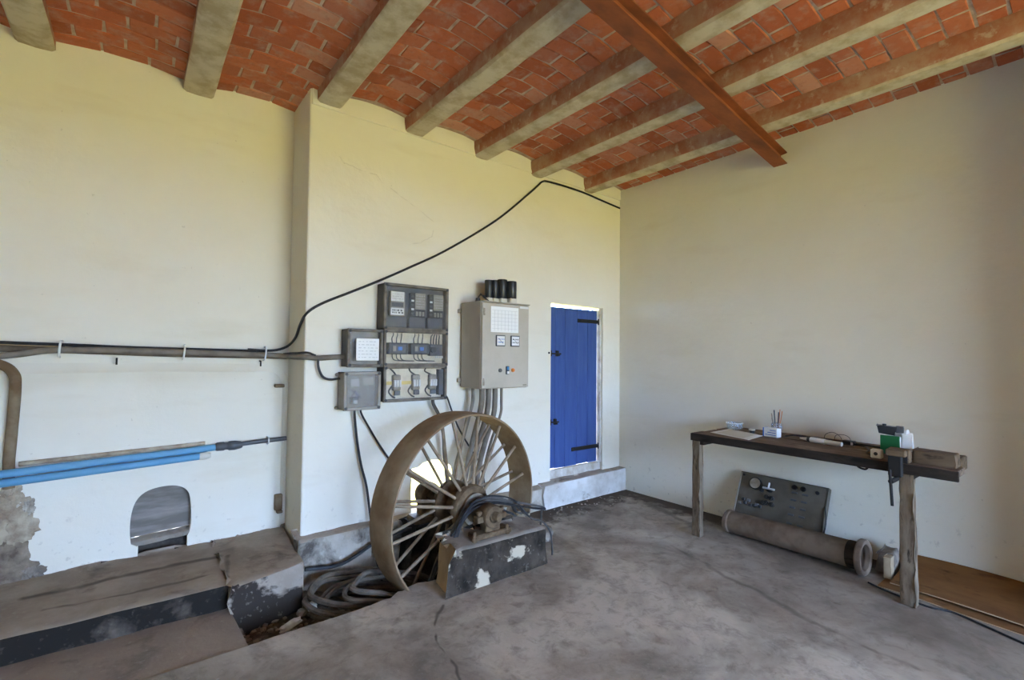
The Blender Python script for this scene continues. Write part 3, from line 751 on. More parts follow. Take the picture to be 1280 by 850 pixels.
# rubble
rs = random.Random(11); rv, rf = [], []
for k in range(230):
    x = rs.uniform(-3.9, -3.3); y = rs.uniform(-.8, -.32); s = rs.uniform(.006, .022)
    if k > 150: x = rs.uniform(-1.95, -.2); y = rs.uniform(-.45, -.12) if x > -1.5 else rs.uniform(-.6, -.2); s = rs.uniform(.004, .013)
    z = -.155 + .02*noise.noise(Vector((x*6, y*6, 2))) if k <= 150 else (0 if x > -1.5 else -.03)
    bm = bmesh.new(); bmesh.ops.create_icosphere(bm, subdivisions=1, radius=1); n0 = len(rv)
    for v in bm.verts: rv.append((x+v.co.x*s*rs.uniform(.7, 1.3), y+v.co.y*s*rs.uniform(.7, 1.2), z+s*.3+v.co.z*s*rs.uniform(.5, .9)))
    rf += [tuple(n0+v.index for v in f.verts) for f in bm.faces]; bm.free()
o = finish('rubble', rv, rf, 'rubble_stone'); o['kind'] = 'stuff'; tag(o, 'loose gravel and rubble scattered in the trench and along the wall', 'rubble')
def stone(c, s, label, mat, seed, name='stone', cat='stone', rz=0):
    bm = bmesh.new(); bmesh.ops.create_icosphere(bm, subdivisions=3, radius=1)
    for v in bm.verts:
        q = v.co.copy(); m = max(abs(q.x), abs(q.y), abs(q.z)); q = q*(.45+.55/m*.75)
        nn = 1+.25*noise.noise(v.co*1.7+Vector((seed, 0, 0)))+.1*noise.noise(v.co*4+Vector((seed, 0, 0)))
        q = Vector((q.x*s[0], q.y*s[1], q.z*s[2]))*nn; ca, sa = math.cos(rz), math.sin(rz)
        v.co = Vector((c[0]+q.x*ca-q.y*sa, c[1]+q.x*sa+q.y*ca, c[2]+q.z))
    o = from_bm(name, bm, mat, None, True); tag(o, label, cat); return o
stone((-3.49, -.44, -.085), (.035, .03, .026), 'small white plaster lump beside the hose coil', 'white_plaster_chunk', 3, 'plaster_chunk', 'rubble')
stone((-3.64, -.55, -.10), (.085, .028, .02), 'long white plaster chip in the trench below the ledge', 'white_plaster_chunk', 6, 'plaster_chunk', 'rubble', .5)
stone((-3.54, -.40, -.125), (.03, .03, .025), 'grey brown stone touching the ledge end block', 'rubble_stone', 8)
stone((-1.70, -.62, .03), (.14, .07, .055), 'dark rough stone by the right end of the pedestal', 'rubble_stone', 12, rz=.6)
stone((-1.80, -.44, .03), (.10, .08, .055), 'pale lump of masonry behind the pedestal end', 'plinth_cement', 15, rz=.3)
hexa_o = hexa('masonry_chunk', [(-1.97, -.66, -.05), (-1.80, -.60, -.05), (-1.97, -.50, -.05), (-1.78, -.46, -.05), (-1.95, -.62, .19), (-1.84, -.58, .20), (-1.95, -.53, .23), (-1.82, -.50, .2)], 'pedestal_tan_cement', None, (4, 4, 4), .012, 21, None, None, 8, .012)
tag(hexa_o, 'yellowish masonry chunk against the right rim of the wheel', 'stone')

# ------------------------------------------------------------------ pipes and cables on the wall
wp = thing('wall_pipe_run', 'horizontal bundle of rusty pipe and grey cables on the left wall', 'pipe', (-5.2, .42, 1.5))
tube('iron_pipe', [(-7.0, .40, 1.545), (-5.0, .40, 1.512), (-4.2, .40, 1.487), (-3.6, .40, 1.478), (-3.48, .40, 1.475)], .021, 'rusty_conduit', wp, 10, 4)
tube('upper_pipe', [(-7.0, .405, 1.585), (-5.0, .405, 1.535), (-4.8, .405, 1.525), (-4.72, .42, 1.50)], .014, 'pedestal_tan_cement', wp, 8, 4)
tube('grey_cable_run', [(-7.0, .35, 1.10), (-5.6, .36, 1.40), (-5.0, .37, 1.47), (-4.78, .365, 1.505), (-4.4, .37, 1.505), (-3.7, .375, 1.488), (-3.56, .36, 1.482), (-3.50, .28, 1.477), (-3.482, .08, 1.474), (-3.46, -.02, 1.474), (-3.38, -.04, 1.468), (-3.30, -.045, 1.472), (-3.19, -.05, 1.478)], .019, 'grey_conduit', wp, 10, 6)
tube('black_cable_run', [(-7.0, .385, 1.59), (-5.0, .39, 1.545), (-4.4, .39, 1.526), (-3.75, .395, 1.515), (-3.62, .38, 1.508)], .010, 'black_rubber', wp, 8, 5)
for x, z in ((-4.765, 1.512), (-4.14, 1.50), (-3.635, 1.494)):
    tube('cable_clip', [(x, .42, z+.05), (x, .36, z+.045), (x-.003, .345, z), (x-.006, .36, z-.04), (x-.008, .42, z-.05)], .006, 'white_clip', wp, 6, 4)
for x, z in ((-4.50, 1.475), (-3.665, 1.46)):
    tube('nail', [(x, .42, z-.02), (x, .38, z-.02), (x, .378, z-.06)], .006, 'dark_iron', wp, 6, 0)
tube('tap_loop', [(-3.52, .33, 1.492), (-3.487, .22, 1.50), (-3.482, .06, 1.502), (-3.44, -.025, 1.505), (-3.39, -.045, 1.485)], .0085, 'black_rubber', wp, 6, 6)
tube('drop_cable', [(-3.375, -.05, 1.47), (-3.37, -.05, 1.40), (-3.34, -.05, 1.335), (-3.29, -.055, 1.313), (-3.22, -.06, 1.318)], .0085, 'black_rubber', wp, 6, 6)
o = tube('iron_pipe', [(-7, .34, 1.44), (-5.4, .355, 1.44), (-5.12, .36, 1.438), (-5.02, .365, 1.42), (-4.965, .37, 1.37), (-4.952, .37, 1.28), (-4.962, .385, 1.0), (-4.968, .39, .84), (-4.965, .392, .70)], .027, 'rusty_iron', None, 12, 6)
tag(o, 'rusty iron down pipe bending from the cable run at the left edge', 'pipe')
bc = tube('wall_cable', [(-3.75, .405, 1.525), (-3.62, .40, 1.518), (-3.54, .385, 1.528), (-3.485, .33, 1.56), (-3.468, .20, 1.62), (-3.468, .08, 1.71), (-3.45, -.013, 1.785), (-3.35, -.013, 1.862), (-3.15, -.013, 1.96), (-2.94, -.013, 2.062), (-2.65, -.013, 2.215), (-2.30, -.013, 2.412), (-1.79, -.013, 2.757), (-1.40, -.013, 3.09), (-1.285, -.013, 3.195), (-1.22, -.02, 3.255), (-1.14, -.024, 3.27), (-.9, -.024, 3.275), (-.62, -.024, 3.268), (-.3, -.018, 3.243), (-.02, -.013, 3.222)], .0095, 'black_rubber', None, 8, 8)
tag(bc, 'black cable climbing the back wall from pilaster to ceiling corner', 'cable')
for i, (x0, z0, x1, z1, nm) in enumerate([(-7.0, .73, -3.934, .826, 0), (-7.0, .675, -4.03, .775, 1)]):
    t = thing('blue_pipe', ['upper blue plastic water pipe with grey coupling and black tail', 'lower blue plastic water pipe with a cream end plug'][i], 'pipe', (-5.4, .39, (z0+z1)/2), 'blue water pipes on the left wall')
    tube('pipe_length', [(x0, .27-.01*i, z0), (-4.97, .345-.005*i, z0+(z1-z0)*(-4.97-x0)/(x1-x0)), ((x1-4.97)/2, .368-.008*i, z0+(z1-z0)*((x1-4.97)/2-x0)/(x1-x0)), (x1, .39-.01*i, z1)], .0235, 'blue_pvc', t, 12, 4)
    if i == 0:
        lathe('coupling', [(.025, 0), (.03, .01), (.031, .05), (.026, .06), (.026, .075), (.033, .085), (.034, .12), (.026, .16), (.02, .17)], 'X', (-3.94, .388, .828), 'dark_grey_plastic', t, 14)
        tube('tail_pipe', [(-3.79, .388, .833), (-3.65, .39, .839), (-3.47, .39, .845)], .0165, 'dark_grey_plastic', t, 10, 3)
        tube('pipe_clip', [(-3.60, .42, .865), (-3.60, .365, .86), (-3.60, .362, .825), (-3.60, .42, .812)], .006, 'white_clip', t, 6, 4)
    else:
        lathe('end_plug', [(.0235, 0), (.025, .004), (.025, .04), (.016, .065), (.012, .068)], 'X', (-4.035, .38, .7745), 'cream_plastic', t, 14)
tube_o = tube('old_pipe', [(-4.93, .412, .831), (-4.6, .414, .84), (-4.0, .418, .857)], .014, 'broken_plaster', None, 8, 4); tag(tube_o, 'thin tan pipe running just above the blue water pipes', 'pipe')
br_ = thing('wall_bracket', 'small rusty iron stub in the wall corner by the pilaster foot', 'bracket', (-3.51, .41, .3))
box('plate', -3.54, -3.485, .395, .43, .30, .42, 'rusty_iron', br_, .006); box('lug', -3.53, -3.49, .36, .40, .285, .305, 'rusty_iron', br_, .004)
o = box('pipe_stub', -3.56, -3.49, .39, .43, 1.235, 1.262, 'rusty_iron', None, .008, 2); tag(o, 'short rusty pipe stub below the cable run in the corner', 'bracket')

# ------------------------------------------------------------------ electrical boxes
def ebox(name, label, x0, x1, z0, z1, d, back='cream_backplate', body='grey_box_plastic', lid='clear_dusty_plastic', rim='dusty_lid_rim'):
    t = thing(name, label, 'electric box', ((x0+x1)/2, 0, z0), 'switchgear boxes on the back wall')
    w = .012; bm = bmesh.new(); yb, yf = .0, -d+.025
    bm_box(bm, x0, x1, yb-.012, yb, z0, z1); bm_box(bm, x0, x0+w, yf, yb, z0, z1); bm_box(bm, x1-w, x1, yf, yb, z0, z1)
    bm_box(bm, x0, x1, yf, yb, z0, z0+w); bm_box(bm, x0, x1, yf, yb, z1-w, z1)
    from_bm('tray', bm, body, t)
    box('backplate', x0+w, x1-w, -d*.5, -d*.4, z0+w, z1-w, back, t)
    fr = .017; bm = bmesh.new(); a, b = -d, yf
    bm_box(bm, x0-.004, x0+fr, a, b, z0-.004, z1+.004, .004); bm_box(bm, x1-fr, x1+.004, a, b, z0-.004, z1+.004, .004)
    bm_box(bm, x0+fr-.004, x1-fr+.004, a, b, z0-.004, z0+fr, .004); bm_box(bm, x0+fr-.004, x1-fr+.004, a, b, z1-fr, z1+.004, .004)
    l = from_bm('lid_frame', bm, rim, t)
    box('lid_window', x0+fr, x1-fr, a+.002, a+.006, z0+fr, z1-fr, lid, l)
    for sx in (x0+.012, x1-.012):
        for sz in (z0+.012, z1-.012): lathe('lid_screw', [(.011, .0), (.011, -.008), (.006, -.01)], 'Y', (sx, a+.002, sz), 'black_plastic', l, 10)
    return t
def printed(name, x0, x1, z0, z1, y, parent, rows, mat='white_paper', ink='dark_grey_plastic', seed=0, cols=1, grid=False, hh=.0022):
    p = box(name, x0, x1, y, y+.0015, z0, z1, mat, parent)
    rnd = random.Random(seed); bm = bmesh.new()
    for r in range(rows):
        z = z1-(z1-z0)*(r+1)/(rows+1); x = x0+.1*(x1-x0)
        if grid: bm_box(bm, x0+.01, x1-.01, y-.0008, y, z-hh/3, z+hh/3); continue
        while x < x1-.12*(x1-x0):
            w = rnd.uniform(.05, .16)*(x1-x0); w = min(w, x1-.06*(x1-x0)-x); bm_box(bm, x, x+w, y-.0008, y, z-hh, z+hh); x += w+rnd.uniform(.03, .12)*(x1-x0)
    if grid:
        for c in range(cols):
            xx = x0+(x1-x0)*(c+1)/(cols+1); bm_box(bm, xx-hh/3, xx+hh/3, y-.0008, y, z0+.01, z1-.03)
    from_bm('printed_lines', bm, ink, p)
    return p
D = .147
mb = ebox('meter_box', 'large clear-lidded box with three electricity meters at the top', -2.922, -2.366, 1.692, 2.046, D, 'slate_panel')
for k, x in enumerate((-2.862, -2.69, -2.525)):
    w = .125 if k else .115
    c = box('meter', x, x+w+.012, -.108, -.065, 1.80, 1.995, 'black_plastic' if k else 'light_grey_plastic', mb, .006)
    if k == 0:
        printed('meter_face', x+.006, x+w, 1.915, 1.99, -.112, c, 3, 'white_paper', 'faint_ink', 3)
        printed('meter_label', x+.006, x+w, 1.808, 1.862, -.112, c, 2, 'white_plastic', 'dark_grey_plastic', 4, hh=.006)
        box('display', x+.012, x+w-.006, -.112, -.108, 1.87, 1.905, 'dark_grey_plastic', c)
    else:
        printed('meter_face', x+.04, x+w+.006, 1.862, 1.992, -.112, c, 5, 'light_grey_plastic', 'faint_ink', 5+k)
        for i in range(3): box('terminal', x+.045+.028*i, x+.066+.028*i, -.114, -.108, 1.808, 1.845, 'light_grey_plastic', c, .003)
        for i in range(5): box('bar_mark', x+.008, x+.03, -.1105, -.108, 1.82+.034*i, 1.835+.034*i, 'white_plastic' if i % 2 else 'dark_grey_plastic', c)
for x in (-2.70, -2.535): box('partition', x-.004, x+.004, -.11, -.065, 1.71, 1.80, 'black_plastic', mb)
bb = ebox('breaker_box', 'middle clear-lidded box with two black circuit breakers', -2.918, -2.366, 1.412, 1.686, D)
for k, x in enumerate((-2.875, -2.69)):
    c = box('breaker', x, x+.165, -.125, -.065, 1.50, 1.59, 'black_plastic', bb, .005)
    box('breaker_face', x+.03, x+.14, -.128, -.125, 1.515, 1.575, 'dark_grey_plastic', c, .001)
    box('toggle', x+.075, x+.11, -.137, -.127, 1.53, 1.56, 'print_blue', c, .003); box('rating_plate', x+.035, x+.06, -.130, -.127, 1.525, 1.565, 'light_grey_plastic', c)
    for i in range(3):
        xx = x+.045+.035*i
        tube('wire', [(xx, -.09, 1.59), (xx-.008+.004*i, -.10, 1.625), (xx+.01, -.085, 1.65), (xx+.016, -.07, 1.668)], .004, 'dark_grey_plastic', c, 6, 5)
        tube('wire', [(xx, -.09, 1.50), (xx, -.10, 1.47), (xx+.03, -.095, 1.452), (xx+.12, -.085, 1.448)], .004, 'dark_grey_plastic', c, 6, 5)
c = box('contactor', -2.515, -2.40, -.12, -.065, 1.49, 1.585, 'dark_grey_plastic', bb, .005)
lathe('rotary_knob', [(.026, 0), (.024, -.018), (.012, -.02)], 'Y', (-2.49, -.12, 1.54), 'black_plastic', c, 14)
for i in range(4):
    box('terminal', -2.465+.018*i, -2.453+.018*i, -.125, -.118, 1.47, 1.49, 'white_plastic', c); tube('wire', [(-2.50+.025*i, -.1, 1.585), (-2.505+.025*i, -.11, 1.62), (-2.49+.025*i, -.09, 1.65), (-2.47+.02*i, -.075, 1.665)], .005, 'dark_grey_plastic', c, 6, 5)
fb = ebox('fuse_box', 'bottom clear-lidded box with three pale fuse switches', -2.914, -2.372, 1.137, 1.406, D)
box('yellow_busbar', -2.88, -2.62, -.084, -.07, 1.262, 1.288, 'yellow_wire', fb)
for k, x in enumerate((-2.825, -2.66, -2.51)):
    c = box('fuse_switch', x, x+.07, -.105, -.065, 1.215, 1.34, 'light_grey_plastic', fb, .012, 2)
    for i in range(3): box('fuse_cap', x+.004+.022*i, x+.022+.022*i, -.12, -.10, 1.245, 1.30, 'white_plastic', c, .003)
    box('fuse_clip', x+.01, x+.06, -.112, -.10, 1.18, 1.216, 'dark_grey_plastic', c, .003)
    tube('wire', [(x+.035, -.08, 1.335), (x+.01-.02*k, -.085, 1.365), (x-.02, -.08, 1.392)], .006, 'black_plastic', c, 6, 5)
    tube('wire', [(x+.0, -.08, 1.25), (x-.025, -.085, 1.21), (x+.0, -.085, 1.175), (x+.03, -.08, 1.16)], .006, 'dark_grey_plastic', c, 6, 5)
hexa('junction_block', [(-2.43, -.12, 1.17), (-2.39, -.12, 1.17), (-2.43, -.065, 1.17), (-2.39, -.065, 1.17), (-2.43, -.12, 1.38), (-2.39, -.12, 1.38), (-2.43, -.065, 1.38), (-2.39, -.065, 1.38)], 'dark_grey_plastic', fb, (2, 2, 3), .001)
pb = ebox('paper_box', 'grey box with a white written note behind its lid', -3.193, -2.93, 1.405, 1.682, .145, 'light_grey_plastic', lid='clear_dusty_plastic')
printed('note_sheet', -3.135, -2.962, 1.452, 1.615, -.1495, pb, 6, 'white_paper', 'faint_ink', 9, hh=.0022)
sb = ebox('junction_box', 'small light grey box with a cloudy lid, lowest at left', -3.215, -2.945, 1.092, 1.365, .15, 'light_grey_plastic', 'light_grey_plastic', 'frosted_plastic', 'light_grey_plastic')
box('label_card', -3.07, -2.99, -.128, -.125, 1.27, 1.325, 'cream_plastic', sb); box('label_card', -3.16, -3.10, -.128, -.125, 1.26, 1.315, 'white_plastic', sb)
box('relay', -3.15, -3.10, -.13, -.06, 1.13, 1.18, 'black_plastic', sb, .004); box('relay_label', -3.142, -3.11, -.133, -.13, 1.135, 1.16, 'white_plastic', sb)
for k in range(3): tube('wire', [(-3.17+.02*k, -.12, 1.235), (-3.13+.02*k, -.125, 1.22-.02*k), (-3.15+.03*k, -.12, 1.19), (-3.12, -.115, 1.17)], .004, 'print_blue' if k == 1 else 'dark_grey_plastic', sb, 6, 5)
for k, (x, z) in enumerate(((-3.225, 1.10), (-3.225, 1.345), (-2.94, 1.10))): lathe('mounting_foot', [(.013, 0), (.013, -.02), (.006, -.022)], 'Y', (x, 0, z), 'light_grey_plastic', sb, 10)
def cord(pts, r, label, mat='black_rubber', name='drop_cable'):
    o = tube(name, pts, r, mat, None, 8, 8); tag(o, label, 'cable'); return o
cord([(-3.105, -.06, 1.10), (-3.10, -.05, 1.03), (-3.075, -.04, .85), (-3.04, -.04, .66), (-3.0, -.05, .5), (-2.97, -.07, .26), (-2.95, -.13, .0), (-2.92, -.2, -.2)], .0095, 'black cable hanging straight from the small grey box')
cord([(-3.06, -.06, 1.10), (-3.05, -.05, 1.05), (-2.97, -.03, .92), (-2.87, -.03, .76), (-2.76, -.03, .62), (-2.62, -.05, .53), (-2.52, -.12, .45), (-2.47, -.2, .3)], .0075, 'thin black cable slanting from the small box behind the wheel')
cord([(-2.365, -.05, 1.19), (-2.31, -.05, 1.14), (-2.26, -.05, 1.02), (-2.19, -.06, .86), (-2.08, -.08, .68), (-2.0, -.1, .55), (-1.965, -.12, .40), (-1.97, -.15, .25), (-1.98, -.2, .0)], .0075, 'thin black cable curving from the fuse box to the trench')
cord([(-2.455, -.07, 1.145), (-2.45, -.07, 1.09), (-2.40, -.08, .99), (-2.365, -.09, .84), (-2.35, -.09, .65), (-2.33, -.10, .45), (-2.33, -.15, .2), (-2.34, -.2, -.1)], .015, 'grey armoured cable dropping from the fuse box', 'grey_cable')

# ------------------------------------------------------------------ control cabinet
cb = thing('control_cabinet', 'tall beige steel control cabinet with chart sheet and two dials', 'cabinet', (-1.9, 0, 1.2), 'switchgear boxes on the back wall')
X0, X1, Z0, Z1, DD = -2.160, -1.655, 1.219, 1.954, .345
body = box('body', X0, X1, -DD+.022, -.02, Z0, Z1-.006, 'cabinet_beige', cb, .006)
dd = box('cabinet_door', X0+.002, X1-.002, -DD, -DD+.02, Z0+.006, Z1-.014, 'cabinet_beige', cb, .005)
box('rain_lip', X0-.004, X1+.006, -DD-.008, -.02, Z1-.008, Z1, 'cabinet_beige', cb, .003)
for z in (1.40-.12, 1.86): 
    lathe('hinge', [(.007, -.03), (.009, -.026), (.009, .026), (.007, .03)], 'Z', (X0+.022, -DD-.003, z), 'pale_worn_metal', dd, 8)
for z in (Z0+.06, Z1-.07): box('mounting_lug', X0-.03, X0+.002, -.03, 0, z-.018, z+.018, 'pale_worn_metal', cb, .004)
printed('chart_sheet', -2.072, -1.778, 1.695, 1.912, -DD-.002, dd, 6, 'white_paper', 'faint_ink', 1, 7, True, .003)
box('maker_plate', -1.76, -1.665, -DD-.002, -DD, 1.912, 1.93, 'white_plastic', dd)
for k, x in enumerate((-2.022, -1.865)):
    g = box('panel_meter', x, x+.096, -DD-.012, -DD, 1.577, 1.671, 'dark_grey_plastic', dd, .003)
    printed('dial_face', x+.008, x+.088, 1.585, 1.663, -DD-.0135, g, 2, 'white_plastic', 'print_blue' if k == 0 else 'dark_grey_plastic', 21+k, hh=.004)
    tube('needle', [(x+.02, -DD-.0155, 1.645), (x+.07, -DD-.0155, 1.60)], .0014, 'black_plastic', g, 5, 0)
for x, m in ((-1.972, 'slate_panel'), (-1.836, 'orange_button')): lathe('push_button', [(.017, 0), (.017, -.008), (.012, -.009), (.012, -.017)], 'Y', (x, -DD, 1.373), m, dd, 14)
s_ = box('selector_switch', -1.914, -1.880, -DD-.014, -DD, 1.338, 1.408, 'dark_grey_plastic', dd, .004)
box('switch_blue', -1.908, -1.886, -DD-.02, -DD-.013, 1.375, 1.403, 'blue_button', s_, .003); box('switch_white', -1.908, -1.886, -DD-.02, -DD-.013, 1.343, 1.365, 'white_plastic', s_, .003)
box('door_tag', -1.72, -1.68, -DD-.001, -DD, 1.24, 1.246, 'panel_grey_paint', dd)
CL = ['leftmost black capacitor sleeve on top of the beige cabinet', 'second black capacitor from the left on the cabinet top', 'third black capacitor from the left, tallest on the cabinet top', 'rightmost black capacitor on the cabinet top']
for k, (x, y, r) in enumerate(((-1.975, -.17, .036), (-1.905, -.16, .042), (-1.842, -.19, .046), (-1.775, -.24, .046))):
    t = thing('capacitor', CL[k], 'capacitor', (x, y, Z1), 'capacitors on the control cabinet')
    h = (.155, .16, .17, .155)[k]
    bm = bmesh.new(); bm_box(bm, x-r*.85, x+r*.85, y-r*.85, y+r*.85, Z1, Z1+.055, .01); from_bm('ceramic_base', bm, 'cream_plastic', t)
    lathe('black_sleeve', [(r*.9, .05), (r, .056), (r, .05+h-.008), (r*.94, .05+h), (r*.8, .05+h), (r*.78, .05+h-.02)], 'Z', (x, y, Z1), 'black_plastic', t, 20)
lathe_o = lathe('cable_gland', [(.024, 0), (.024, .012), (.02, .014), (.02, .03), (.016, .032)], 'Z', (-2.12, -.22, Z1), 'black_plastic', None, 12); tag(lathe_o, 'small black cable gland at the left of the cabinet top', 'cable gland')
cw = thing('gland_wires', 'loose thin black wires between gland and capacitors', 'wire', (-2.05, -.2, Z1))
for k in range(3): tube('wire', [(-2.12+.004*k, -.22, Z1+.03), (-2.10, -.21-.01*k, Z1+.055+.008*k), (-2.05, -.2, Z1+.062-.008*k), (-2.01, -.18-.02*k, Z1+.04-.01*k), (-1.98, -.17, Z1+.02)], .0038, 'black_rubber', cw, 6, 6)
FL = ['leftmost grey conduit bowing from the cabinet base', 'second grey conduit below the cabinet from the left', 'third grey conduit below the cabinet', 'fourth grey conduit below the cabinet', 'rightmost thin grey conduit below the cabinet']
for k, x in enumerate((-2.095, -2.055, -1.985, -1.915, -1.845)):
    y = -.2 if k else -.12; r = (.014, .023, .023, .023, .012)[k]
    x2 = -2.30+.062*k; 
    pts = [(x, y, 1.225), (x, y, 1.10), (x-.02-.015*(2-k)*.4, y, .98), ((x+x2)/2-.0, y-.01, .78), (x2+.03, y-.02, .58), (x2-.01, y-.03, .40), (x2-.05, y-.05, .15), (x2-.06, y-.06, -.15)]
    o = tube('flexible_conduit', pts, r, 'grey_conduit', None, 10, 8); tag(o, FL[k], 'conduit', 'conduits under the control cabinet')

# ------------------------------------------------------------------ workbench
wb = thing('workbench', 'rough weathered wooden workbench against the right wall', 'workbench', (-.4, -2.15, 0))
BT = .86
for k, (xa, xb) in enumerate(((-.665, -.49), (-.487, -.30), (-.297, -.004))):
    ya, yb = -1.318, -2.72-.02*k
    if k == 0: yb = -3.008
    box('top_plank', xa, xb, yb, ya-.01*k, BT-.04+.002*k, BT+(.0, -.003, .002)[k], 'bench_top_wood', wb, .004)
box('edge_rail', -.672, -.655, -3.01, -1.316, BT-.062, BT-.002, 'bench_edge_wood', wb, .003)
box('cross_rail', -.64, -.14, -1.42, -1.36, BT-.095, BT-.04, 'bench_edge_wood', wb, .004)
box('cross_rail', -.64, -.14, -2.80, -2.74, BT-.095, BT-.04, 'bench_edge_wood', wb, .004)
for (x, y, w) in ((-.625, -1.355, .034), (-.625, -2.765, .037)):
    hexa('leg', [(x-w, y-w, 0), (x+w, y-w, 0), (x-w, y+w, 0), (x+w, y+w, 0), (x-w*.95, y-w*.9, BT-.045), (x+w*.95, y-w*.9, BT-.045), (x-w*.95, y+w*.9, BT-.045), (x+w*.95, y+w*.9, BT-.045)], 'weathered_leg_wood', wb, (2, 2, 14), .006, int(abs(y)*10), None, None, 9, .006)
# vice on the right end
vc = thing('bench_vice', 'wooden-jawed iron vice clamped to the bench front', 'vice', (-.62, -2.72, BT-.1))
box('rear_jaw', -.655, -.60, -2.785, -2.675, BT, BT+.085, 'timber_offcut_wood', vc, .006)
box('front_jaw', -.715, -.68, -2.76, -2.69, BT-.08, BT+.055, 'dark_iron', vc, .006)
box('jaw_cheek', -.722, -.678, -2.78, -2.68, BT+.045, BT+.085, 'timber_offcut_wood', vc, .006)
box('jaw_plate', -.66, -.654, -2.775, -2.685, BT+.0, BT+.08, 'dark_iron', vc, .002); box('slide', -.70, -.56, -2.735, -2.705, BT-.085, BT-.064, 'dark_iron', vc, .003)
sc = tube('screw', [(-.56, -2.72, BT-.10), (-.78, -2.72, BT-.10)], .014, 'dark_iron', vc, 10, 0)
tube('tommy_bar', [(-.775, -2.715, BT-.03), (-.775, -2.725, BT-.245)], .008, 'dark_iron', sc, 8, 0)
tm = hexa('timber_offcut', [(-.60, -2.985, BT), (-.46, -2.985, BT), (-.60, -2.785, BT), (-.46, -2.785, BT), (-.595, -2.975, BT+.075), (-.46, -2.98, BT+.075), (-.595, -2.785, BT+.08), (-.46, -2.785, BT+.08)], 'timber_offcut_wood', None, (3, 6, 3), .004, 30, None, None, 12, .005)
tag(tm, 'short brown timber offcut lying on the bench right of the vice', 'timber')
tm2 = box('timber_plank', -.45, -.30, -2.99, -2.74, BT-.04, BT+.045, 'timber_offcut_wood', None, .006); tag(tm2, 'brown plank end behind the timber offcut on the bench', 'timber')
# clutter on the bench
def quad_sheet(name, pts, t, mat, label, cat):
    bm = bmesh.new(); a = [bm.verts.new((x, y, z)) for x, y, z in pts]; b = [bm.verts.new((x, y, z+t)) for x, y, z in pts]; n = len(pts)
    bm.faces.new(a[::-1]); bm.faces.new(b)
    for i in range(n): bm.faces.new((a[i], a[(i+1) % n], b[(i+1) % n], b[i]))
    o = from_bm(name, bm, mat); tag(o, label, cat); return o
quad_sheet('paper_sheet', [(-.52, -1.41, BT+.001), (-.22, -1.42, BT+.004), (-.35, -1.77, BT+.004), (-.63, -1.79, BT+.001)], .002, 'white_paper', 'lower white paper sheet at the left end of the bench', 'paper')
quad_sheet('paper_sheet', [(-.50, -1.46, BT+.005), (-.25, -1.45, BT+.007), (-.34, -1.72, BT+.008), (-.59, -1.73, BT+.005)], .0018, 'cream_plastic', 'cream paper sheet lying on top of the white one', 'paper')
t = thing('plastic_tub', 'clear shallow plastic tub at the back left of the bench', 'tub', (-.17, -1.42, BT+.002))
lathe('tub_wall', [(.055, 0), (.06, .004), (.068, .055), (.07, .056), (.066, .057), (.058, .006), (.001, .005)], 'Z', (-.17, -1.44, BT+.002), 'clear_glass', t, 20); lathe('tub_rim', [(.066, .054), (.073, .054), (.073, .06), (.066, .06)], 'Z', (-.17, -1.44, BT+.002), 'white_plastic', t, 20, True)
t = thing('small_cup', 'small dark cup with a pale lid beside the blue box', 'cup', (-.30, -1.66, BT))
lathe('cup_body', [(.018, 0), (.02, .002), (.022, .03), (.001, .031)], 'Z', (-.295, -1.655, BT), 'black_plastic', t, 14); lathe('cup_lid', [(.024, .03), (.026, .032), (.026, .04), (.02, .042)], 'Z', (-.295, -1.655, BT), 'cream_plastic', t, 14)
t = thing('tool_jar', 'glass jar holding thin rods and small tools by the wall', 'jar', (-.17, -1.80, BT+.002))
lathe('glass', [(.038, 0), (.042, .004), (.042, .085), (.036, .095), (.036, .10), (.034, .10), (.034, .09), (.039, .082), (.039, .007), (.001, .006)], 'Z', (-.17, -1.80, BT+.002), 'clear_glass', t, 20)
for k in range(7):
    rnd = random.Random(k); a = rnd.uniform(0, 6.28); h = rnd.uniform(.13, .215)
    tube('rod', [(-.17+.015*math.cos(a), -1.80+.015*math.sin(a), BT+.012), (-.17+.04*math.cos(a), -1.80+.042*math.sin(a), BT+h)], .0028+.002*(k % 2), ['pale_offcut_wood', 'dark_grey_plastic', 'orange_button', 'pale_worn_metal'][k % 4], t, 6, 0)
t = thing('blue_white_carton', 'small white and blue printed carton in front of the jar', 'carton', (-.30, -1.82, BT), rotz=-.15); BASE[t.name] = Vector()
box('carton_body', -.03, .03, -.058, .058, 0, .07, 'white_paper', t, .002); box('blue_end', -.031, .031, .05, .0605, -.0, .0705, 'print_blue', t, .001)
for k in range(3): box('blue_stripe', -.0312, -.03, -.05, .04-.02*k, .015+.018*k, .021+.018*k, 'print_blue', t)
cord([(-.25, -1.90, BT+.012), (-.20, -1.95, BT+.02), (-.16, -2.03, BT+.012), (-.15, -2.16, BT+.012), (-.17, -2.26, BT+.014), (-.2, -2.30, BT+.015)], .006, 'black power lead lying along the back of the bench', name='power_lead')
cord([(-.23, -2.36, BT+.014), (-.25, -2.44, BT+.010), (-.38, -2.50, BT+.010), (-.50, -2.52, BT+.010), (-.58, -2.565, BT+.012)], .0055, 'black lead from the adapter to the white socket', name='power_lead')
cord([(-.20, -2.36, BT+.014), (-.18, -2.45, BT+.011), (-.2, -2.56, BT+.010), (-.22, -2.62, BT+.01)], .0055, 'black lead running from the adapter behind the green box', name='power_lead')
wl = thing('wire_loops', 'thin dark wire loops springing up behind the adapter', 'wire', (-.15, -2.25, BT))
